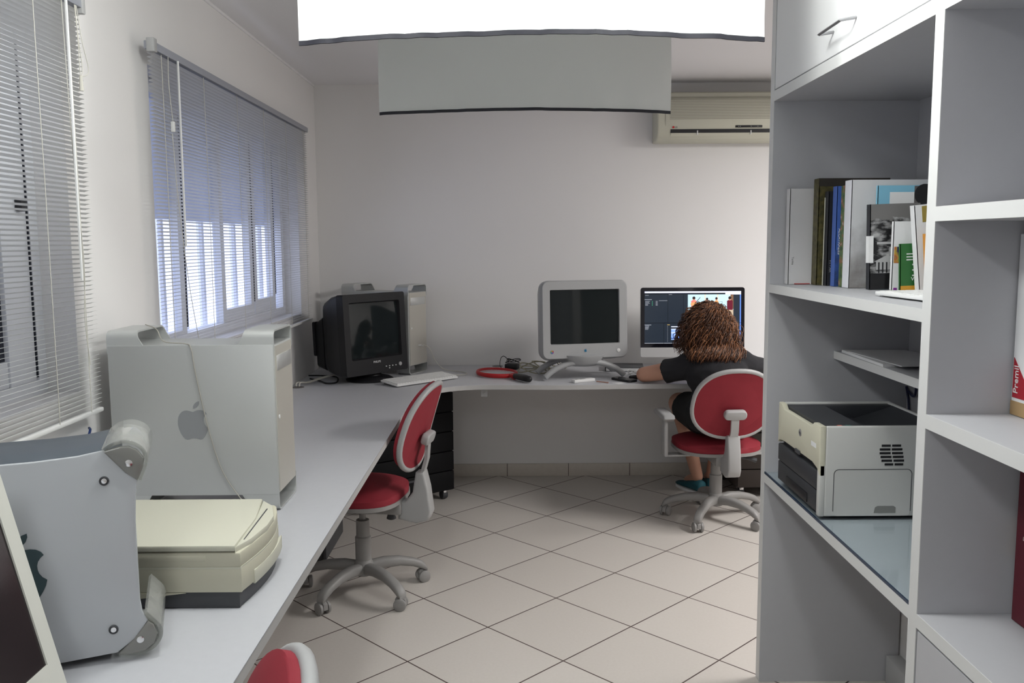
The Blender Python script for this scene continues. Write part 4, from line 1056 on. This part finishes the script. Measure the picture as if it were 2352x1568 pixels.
def smoke_mat():
    m = bpy.data.materials.new('white_cover_smoky_print'); m.use_nodes = True
    nt = m.node_tree; b = nt.nodes['Principled BSDF']; b.inputs['Roughness'].default_value = .4
    tc = nt.nodes.new('ShaderNodeTexCoord'); sp = nt.nodes.new('ShaderNodeSeparateXYZ'); nt.links.new(tc.outputs['Object'], sp.inputs[0])
    n = nt.nodes.new('ShaderNodeTexNoise'); n.inputs['Scale'].default_value = 14; n.inputs['Detail'].default_value = 8; nt.links.new(tc.outputs['Object'], n.inputs['Vector'])
    h_ = math_node(nt, 'MULTIPLY', math_node(nt, 'SUBTRACT', .17, sp.outputs[2]), 6.)
    g = nt.nodes.new('ShaderNodeMapRange'); g.inputs[1].default_value = .45; g.inputs[2].default_value = 1.1
    nt.links.new(math_node(nt, 'ADD', n.outputs['Fac'], math_node(nt, 'MULTIPLY', h_, .5)), g.inputs[0])
    mx = nt.nodes.new('ShaderNodeMix'); mx.data_type = 'RGBA'; mx.inputs[6].default_value = (.62, .62, .63, 1); mx.inputs[7].default_value = (.13, .11, .10, 1)
    nt.links.new(g.outputs[0], mx.inputs[0]); nt.links.new(mx.outputs[2], b.inputs['Base Color'])
    return m
b_ = book('largest white book with a grey smoky cover print and white spine', .985, 2.565, .048, .30, .312, smoke_mat(), ms=mat('book_white_spine', (.74, .74, .78), .4))
cq = MB(); cov_quad(cq, .045, .075, .225, .228, 0); cov_quad(cq, .058, .072, .185, .228, 1)
obj('cover_print', cq, [M_darkgrey, mat('print_maroon', (.06, .01, .015), .5)], b_)
t = book('pale blue catalogue with a white panel and a dark dotted panel', 1.05, 2.540, .008, .23, .294, mat('cover_cyan', (.22, .50, .66), .4))
cq = MB(); cov_quad(cq, .035, .105, 0, .275, 0); cov_quad(cq, .105, .23, .0, .292, 1)
for x, z, r_, k in ((.135, .268, .030, 2), (.182, .262, .017, 3), (.16, .225, .025, 4), (.215, .268, .02, 2)):
    cq.k = k; cq.add([(x+r_*math.cos(R(a)), -.001, z+r_*math.sin(R(a))) for a in range(0, 360, 20)], [list(range(18))])
obj('cover_print', cq, [M_whitep, mat('print_grey', (.13, .12, .12), .5), M_black, mat('print_gold', (.42, .24, .06), .5), mat('print_palegrey', (.30, .29, .28), .5)], t)
def photo_mat():
    m = bpy.data.materials.new('monochrome_photo_cover'); m.use_nodes = True
    nt = m.node_tree; b = nt.nodes['Principled BSDF']; b.inputs['Roughness'].default_value = .3
    tc = nt.nodes.new('ShaderNodeTexCoord'); sp = nt.nodes.new('ShaderNodeSeparateXYZ'); nt.links.new(tc.outputs['Object'], sp.inputs[0])
    mp = nt.nodes.new('ShaderNodeMapping'); mp.inputs['Scale'].default_value = (1, 1, 2.2); nt.links.new(tc.outputs['Object'], mp.inputs[0])
    n = nt.nodes.new('ShaderNodeTexNoise'); n.inputs['Scale'].default_value = 26; n.inputs['Detail'].default_value = 8; nt.links.new(mp.outputs[0], n.inputs['Vector'])
    cr = nt.nodes.new('ShaderNodeValToRGB'); e = cr.color_ramp.elements
    e[0].position = .46; e[0].color = (.012, .012, .013, 1); e[1].position = .66; e[1].color = (.42, .42, .42, 1)
    nt.links.new(n.outputs['Fac'], cr.inputs[0])
    k = math_node(nt, 'GREATER_THAN', math_node(nt, 'ADD', sp.outputs[2], math_node(nt, 'MULTIPLY', n.outputs['Fac'], -.06)), .165)
    mx = nt.nodes.new('ShaderNodeMix'); mx.data_type = 'RGBA'; mx.inputs[7].default_value = (.17, .165, .16, 1); nt.links.new(k, mx.inputs[0]); nt.links.new(cr.outputs[0], mx.inputs[6])
    k2 = math_node(nt, 'LESS_THAN', sp.outputs[2], .045)
    m2 = nt.nodes.new('ShaderNodeMix'); m2.data_type = 'RGBA'; m2.inputs[7].default_value = (.010, .010, .011, 1); nt.links.new(k2, m2.inputs[0]); nt.links.new(mx.outputs[2], m2.inputs[6])
    nt.links.new(m2.outputs[2], b.inputs['Base Color'])
    return m
b_ = book('black and white photo covered book with a white spine label', 1.010, 2.475, .022, .14, .238, photo_mat(), tilt=-1.5, ms=M_bk)
cq = MB(); cov_quad(cq, .018, .085, .055, .078, 0); cq.k = 0; cq.add([(.012, -.0007, .078), (.088, -.0007, .078), (.05, -.0007, .096)], [(0, 1, 2)])
for k in range(6): cov_quad(cq, .024+k*.011, .028+k*.011, .046, .076, 1, .0009)
cov_quad(cq, .02, .11, .126, .133, 0); cov_quad(cq, .055, .085, .105, .118, 0)
obj('cover_print', cq, [mat('print_stone', (.40, .40, .40), .5), M_black], b_)
obj('spine_label', MB().box(-.0035, .010, -.0012, .018, .075, .150), M_whitep, b_)
b_ = book('white booklet with a small colourful picture low on its cover', 1.060, 2.448, .010, .12, .190, M_whitep)
M_art = ramp_mat('colour_picture', 38, [(.38, (.03, .03, .12, 1)), (.48, (.5, .35, .06, 1)), (.56, (.5, .12, .06, 1)), (.68, (.2, .3, .1, 1))], .4, 1.)
cq = MB(); cov_quad(cq, .004, .05, .075, .12, 0); cov_quad(cq, .006, .016, 0, .006, 1); obj('cover_print', cq, [M_art, mat('print_purple', (.2, .02, .25), .5)], b_)
text('title', 'Carta', .014, FR((.075, -.001, .152), (1, 0, 0), (0, 0, 1)), mat('print_blue', (.02, .08, .3), .5), b_)
b_ = book('small green booklet with white lettering and an orange foot', 1.074, 2.425, .006, .09, .128, mat('cover_green', (.03, .14, .035), .45), tilt=-2)
cq = MB(); cov_quad(cq, 0.002, .09, 0, .012, 0)
for k in range(3): cov_quad(cq, .018, .06, .098-k*.008, .101-k*.008, 1)
for k in range(3): cov_quad(cq, .034, .05, .068-k*.015, .072-k*.015, 1)
obj('cover_print', cq, [mat('print_orange', (.6, .30, .03), .5), M_whitep], b_)
text('title', 'VEJA', .014, FR((.045, -.001, .030), (1, 0, 0), (0, 0, 1)), M_whitep, b_)
b_ = book('tall white leaning booklet with a gold and red block at its top', 1.112, 2.39, .024, .14, .232, M_whitep, tilt=-6)
cq = MB(); cov_quad(cq, .02, .14, .185, .228, 0); cov_quad(cq, .07, .14, .168, .19, 1, .0009); obj('cover_print', cq, [mat('print_mustard', (.32, .24, .05), .5), mat('print_red', (.42, .015, .03), .5)], b_)
b_ = book('orange spined leaning booklet between the white booklets', 1.122, 2.362, .014, .12, .155, mat('cover_orange', (.62, .26, .03), .45), tilt=-5)
cq = MB(); cov_quad(cq, .016, .032, .03, .115, 0); obj('cover_print', cq, M_bk, b_)
b_ = book('white leaning booklet at the right end of the book row', 1.135, 2.335, .012, .12, .195, M_whitep, tilt=-5)
cq = MB(); cov_quad(cq, .03, .11, .09, .13, 0); obj('cover_print', cq, mat('print_navy', (.02, .02, .06), .5), b_)

# boxes in the nearer bookcase bay
t = thing('box_file', 'white and tan box file with a red corner on the nearer shelf', 'box file', (1.005, 1.658, 1.1505))
obj('body', MB().box(0, .26, 0, .082, 0, .36, bev=.001, seg=1), M_whitep, t)
obj('tan_band', MB().box(-.001, .26, -.001, .083, 0, .028), mat('tan_card', (.38, .25, .12), .7), t)
obj('red_corner', MB().prism([(.078, .035), (.005, .035), (.078, .115)], -.0012, .0005, 'YZ'), mat('label_red', (.36, .012, .025), .5), t)
text('title', 'Premil', .022, FR((-.0016, .066, .072), (0, 0, 1), (0, 1, 0)), M_whitep, t)
t = thing('box_file', 'dark red binder standing on the nearer lower shelf', 'binder', (1.016, 1.645, .7287))
obj('body', MB().box(0, .27, 0, .07, 0, .345, bev=.002, seg=1), mat('maroon_card', (.10, .008, .018), .5), t)
text('title', 'Premil', .02, FR((-.0012, .035, .2), (0, 0, 1), (0, 1, 0)), mat('pale_print', (.5, .35, .35), .5), t)
t = thing('box_file', 'white file with an ochre stripe squeezed beside the dark red binder', 'file', (1.035, 1.719, .7287))
obj('body', MB().box(0, .25, 0, .022, 0, .335, bev=.001, seg=1), M_whitep, t)
obj('stripe', MB().box(-.001, .05, -.001, .023, .12, .2), mat('ochre_card', (.45, .28, .13), .7), t)

# ------------------------------------------------------------------ the person at the back desk
t = thing('person', 'person with curly brown hair in a black t-shirt typing at the back desk', 'person', (1.10, 4.62, 0))
o0 = Vector((1.10, 4.62, 0)); rel = lambda p: Vector(p)-o0
b = MB()
C = lambda p, q, r1, r2: b.caps(rel(p), rel(q), r1, r2)
pel, wai, che = (1.10, 4.60, .560), (1.095, 4.575, .68), (1.09, 4.63, .79)
b.ell(rel((1.10, 4.60, .575)), (.158, .092, .078)); b.ell(rel(wai), (.13, .09, .12)); b.ell(rel((1.09, 4.618, .79)), (.144, .088, .13)); b.ell(rel((1.09, 4.665, .855)), (.150, .08, .065))
C((1.09, 4.675, .865), (1.069, 4.725, .985), .052, .050)
# head: skull, jaw, nose, ears
hc = Vector((1.066, 4.745, 1.057))
b.ell(rel(hc), (.075, .093, .098)); b.ell(rel(hc+Vector((0, .045, -.055))), (.052, .055, .055)); b.ell(rel(hc+Vector((0, .098, -.022))), (.012, .018, .02))
b.ell(rel(hc+Vector((0, .083, -.062))), (.025, .014, .008))
for s in (-1, 1): b.ell(rel(hc+Vector((s*.077, .0, -.012))), (.010, .018, .030)); b.ell(rel(hc+Vector((s*.03, .082, .02))), (.018, .012, .006))
def hand(wrist, dirv, side):
    w_ = Vector(wrist); d = Vector(dirv).normalized(); s = Vector((d.y, -d.x, 0))*side
    pc_ = w_+d*.045
    b.ell(rel(pc_), (.040, .045, .016))
    for k, (off, ln) in enumerate(((-.03, .066), (-.010, .078), (.011, .074), (.030, .058))):
        a0 = pc_+s*off+d*.035; a1 = a0+d*ln*.5+Vector((0, 0, .006)); a2 = a1+d*ln*.5+Vector((0, 0, -.018))
        C(a0, a1, .0095, .0085); C(a1, a2, .0085, .0070)
    a0 = w_+d*.02-s*.032; a1 = a0+d*.03-s*.022; a2 = a1+d*.03-s*.004
    C(a0, a1, .012, .010); C(a1, a2, .010, .008)
# arms
sl, el, wl_ = (.925, 4.668, .822), (.728, 4.79, .770), (.93, 4.965, .766)
sr, er, wr_ = (1.262, 4.668, .832), (1.445, 4.80, .772), (1.235, 4.975, .766)
C(sl, el, .052, .043); C(el, wl_, .042, .027); hand(wl_, (.45, .55, 0), -1)
C(sr, er, .052, .043); C(er, wr_, .042, .027); hand(wr_, (-.45, .6, 0), 1)
# legs
hl, kl, al = (1.015, 4.60, .575), (.945, 4.89, .590), (1.105, 5.125, .10)
hr, kr, ar = (1.185, 4.60, .575), (1.215, 4.90, .585), (1.20, 5.17, .10)
C(hl, kl, .088, .062); C(kl, al, .056, .034); C(hr, kr, .088, .062); C(kr, ar, .056, .034)
C(al, (1.075, 5.25, .045), .034, .026); C(ar, (1.21, 5.32, .045), .034, .026)
body = bake(b.mesh('body'), ('REMESH', dict(mode='VOXEL', voxel_size=.0065)), ('SMOOTH', dict(factor=.5, iterations=4)))
body.materials.clear(); obj('body', body, M_skin, t, 180)
# shirt
b = MB()
b.ell(rel(wai), (.152, .105, .12)); b.ell(rel((1.09, 4.612, .79)), (.168, .106, .135)); b.ell(rel((1.09, 4.66, .858)), (.172, .108, .082)); b.ell(rel((1.09, 4.65, .90)), (.095, .075, .055)); b.ell(rel((1.095, 4.59, .615)), (.172, .108, .10))
b.caps(rel((1.09, 4.685, .88)), rel((1.088, 4.72, .925)), .085, .066, flat=True)
def part_way(p, q, f): return Vector(p).lerp(Vector(q), f)
b.caps(rel((.96, 4.665, .842)), rel(part_way(sl, el, .02)), .076, .068)
b.caps(rel(sl), rel(part_way(sl, el, .47)), .067, .066, flat=True)
b.caps(rel((1.225, 4.665, .850)), rel(part_way(sr, er, .02)), .076, .068)
b.caps(rel(sr), rel(part_way(sr, er, .66)), .067, .066, flat=True)
sh = bake(b.mesh('shirt'), ('REMESH', dict(mode='VOXEL', voxel_size=.007)), ('SMOOTH', dict(factor=.5, iterations=5)))
for v in sh.vertices:
    n_ = noise.noise(Vector((v.co.x*14, v.co.y*14, v.co.z*26)))
    v.co += v.normal*.0045*n_
sh.materials.clear(); obj('shirt', sh, M_cloth, t, 180)
# shorts
b = MB()
b.ell(rel((1.10, 4.60, .570)), (.19, .122, .090)); b.caps(rel(hl), rel(part_way(hl, kl, .70)), .105, .090, flat=True); b.caps(rel(hr), rel(part_way(hr, kr, .70)), .105, .090, flat=True)
b.ell(rel((1.11, 4.555, .532)), (.175, .095, .055)); b.ell(rel((1.05, 4.61, .543)), (.13, .13, .060)); b.ell(rel((1.15, 4.61, .543)), (.13, .13, .060))
sh = bake(b.mesh('shorts'), ('REMESH', dict(mode='VOXEL', voxel_size=.008)), ('SMOOTH', dict(factor=.5, iterations=4)))
sh.materials.clear(); obj('shorts', sh, mat('black_shorts', (.009, .009, .010), .9), t, 180)
# shoes
M_teal = mat('teal_canvas', (.012, .085, .11), .7, bump=.1, bscale=500)
for (ax, ay, _), rz in ((al, R(24)), (ar, R(-4))):
    M = Matrix.Translation(rel((ax, ay, 0))) @ Matrix.Rotation(rz, 4, 'Z')
    up_ = []
    for y, hw_, zt, zb in ((-.055, .018, .075, .015), (-.045, .032, .085, .013), (.0, .036, .088, .013), (.045, .038, .070, .013), (.10, .043, .050, .013), (.15, .042, .04, .013), (.185, .028, .032, .013), (.197, .010, .022, .014)):
        up_.append([(hw_*math.cos(2*math.pi*j/14), y, (zt+zb)/2+(zt-zb)/2*math.sin(2*math.pi*j/14)) for j in range(14)])
    s_ = obj('shoe', MB().loft(up_, M), M_teal, t, 80)
    ol = [(.0+.046*math.copysign(abs(math.cos(R(a)))**.8, math.cos(R(a)))*(1 if math.sin(R(a)) > 0 else .86), .07+.135*math.sin(R(a))) for a in range(0, 360, 18)]
    obj('sole', MB().prism(ol, .0, .016, M=M), M_whitep, s_, 60)
tt = MB(); tt.tube(spline([rel((.785, 4.722, .783)), rel((.815, 4.705, .787)), rel((.84, 4.693, .792))]), [.003]*2+[.006]*6+[.005]*5, 6, sy=.6)
obj('tattoo', tt, mat('ink', (.03, .025, .03), .7), t)
for s in (-1, 1): obj('eye', MB().ell(rel(hc+Vector((s*.03, .083, .005))), (.011, .009, .009), 12), M_whitep, t)
# curly hair: many spiral locks over a dark core
def hair_mat():
    m = bpy.data.materials.new('curly_brown_hair'); m.use_nodes = True
    nt = m.node_tree; b = nt.nodes['Principled BSDF']; b.inputs['Roughness'].default_value = .42
    g = nt.nodes.new('ShaderNodeNewGeometry'); cr = nt.nodes.new('ShaderNodeValToRGB'); e = cr.color_ramp.elements
    e[0].color = (.040, .018, .012, 1); e[1].color = (.36, .15, .062, 1); k = e.new(.55); k.color = (.115, .048, .025, 1)
    nt.links.new(g.outputs['Random Per Island'], cr.inputs[0]); nt.links.new(cr.outputs[0], b.inputs['Base Color'])
    return m
random.seed(11)
hb = MB()
hb.k = 1; hb.ell(rel(hc+Vector((0, -.008, .006))), (.086, .098, .100)); hb.ell(rel(hc+Vector((0, -.045, -.09))), (.115, .065, .085)); hb.k = 0
root = hc+Vector((0, -.012, .008))
for i in range(1700):
    th = random.uniform(-math.pi, math.pi); ph = random.uniform(-.35, 1.5)
    if i % 4 == 0: th = random.gauss(-math.pi/2, .55); ph = random.uniform(-.5, 1.2)
    d = Vector((math.cos(th)*math.cos(ph), math.sin(th)*math.cos(ph), math.sin(ph)))
    if d.y > .45 and d.z < .75: continue
    p0 = root+Vector((d.x*.086, d.y*.096, d.z*.098))
    ln = random.uniform(.19, .385)*(1 if d.z > 0 else .8)*(.62 if d.y > -.1 else 1)
    ln = min(ln, p0.z-random.uniform(.868, .935))
    lx = random.uniform(.025, .092)+(random.random() < .10)*.022
    pts = []; N = 46
    a0 = random.uniform(0, 6.28); tw = random.uniform(20, 34); rad = random.uniform(.006, .0135)
    out = Vector((d.x, d.y*.75, 0)); side = Vector((-d.y, d.x, 0))
    if side.length < .1: side = Vector((1, 0, 0))
    side.normalize(); oo = out.normalized() if out.length > .1 else Vector((0, 1, 0))
    wob = random.uniform(0, 50)
    for k in range(N):
        f_ = k/(N-1)
        c_ = p0+out*(lx*math.sin(min(1, f_*1.15)*1.75))+Vector((0, 0, (.014+d.z*.03)*math.sin(f_*math.pi)))+Vector((0, 0, -ln*f_**1.5))
        c_ += Vector((noise.noise((f_*3, wob, 0)), noise.noise((f_*3, wob, 7)), noise.noise((f_*3, wob, 13))))*.016*f_
        an = a0+tw*f_; rr_ = rad*(.35+.75*f_)
        if d.y < .1:
            vv = 1-((c_.x-1.09)/.185)**2-((c_.z-.862)/.105)**2
            if vv > 0: c_.y = min(c_.y, 4.652-.118*math.sqrt(vv)-.006)
        pts.append(rel(c_+side*(rr_*math.cos(an))+oo*(rr_*math.sin(an)*.8)+Vector((0, 0, .7*rr_*math.sin(an+.8)))))
    r_ = random.uniform(.0012, .0025)
    hb.tube(pts, [r_*.7]+[r_]*(N-3)+[r_*.8, r_*.3], 3)
obj('hair', hb.mesh('hair'), [hair_mat(), mat('hair_core', (.035, .016, .011), .8)], t, 180)

# ------------------------------------------------------------------ light
w = bpy.data.worlds.new('daylight'); SC.world = w; w.use_nodes = True
bg = w.node_tree.nodes['Background']; bg.inputs[0].default_value = (.76, .82, 1.0, 1); bg.inputs[1].default_value = 2.3
def area(name, loc, sx, sy, e, col, rot=(0, 0, 0)):
    l = bpy.data.lights.new(name, 'AREA'); l.shape = 'RECTANGLE'; l.size = sx; l.size_y = sy; l.energy = e; l.color = col
    o = bpy.data.objects.new(name, l); COL.objects.link(o); o.location = loc; o.rotation_euler = rot
    return o
for x_, e_ in ((.35, 22), (-.42, 20)):  # the second, left bulb is added to brighten the left wall
    pl_ = bpy.data.lights.new('ceiling_bulb', 'POINT'); pl_.energy = e_; pl_.color = (.97, 1., .97); pl_.shadow_soft_size = .08
    po = bpy.data.objects.new('ceiling_bulb', pl_); COL.objects.link(po); po.location = (x_, 1.857, 2.30)
area('rear_fill', (-.5, -.35, 2.42), .3, 1.2, 19, (.96, 1., 1.))  # unseen fill light added behind the camera to brighten the near left side
area('wing_lamp', (2.7, 3.6, 2.40), .5, 1.3, 88, (1., .98, .96))
SC.view_settings.view_transform = 'Standard'; SC.view_settings.look = 'None'; SC.view_settings.gamma = 1
SC.view_settings.exposure = 0.0
SC.cycles.use_denoising = True
SC.cycles.max_bounces = 10
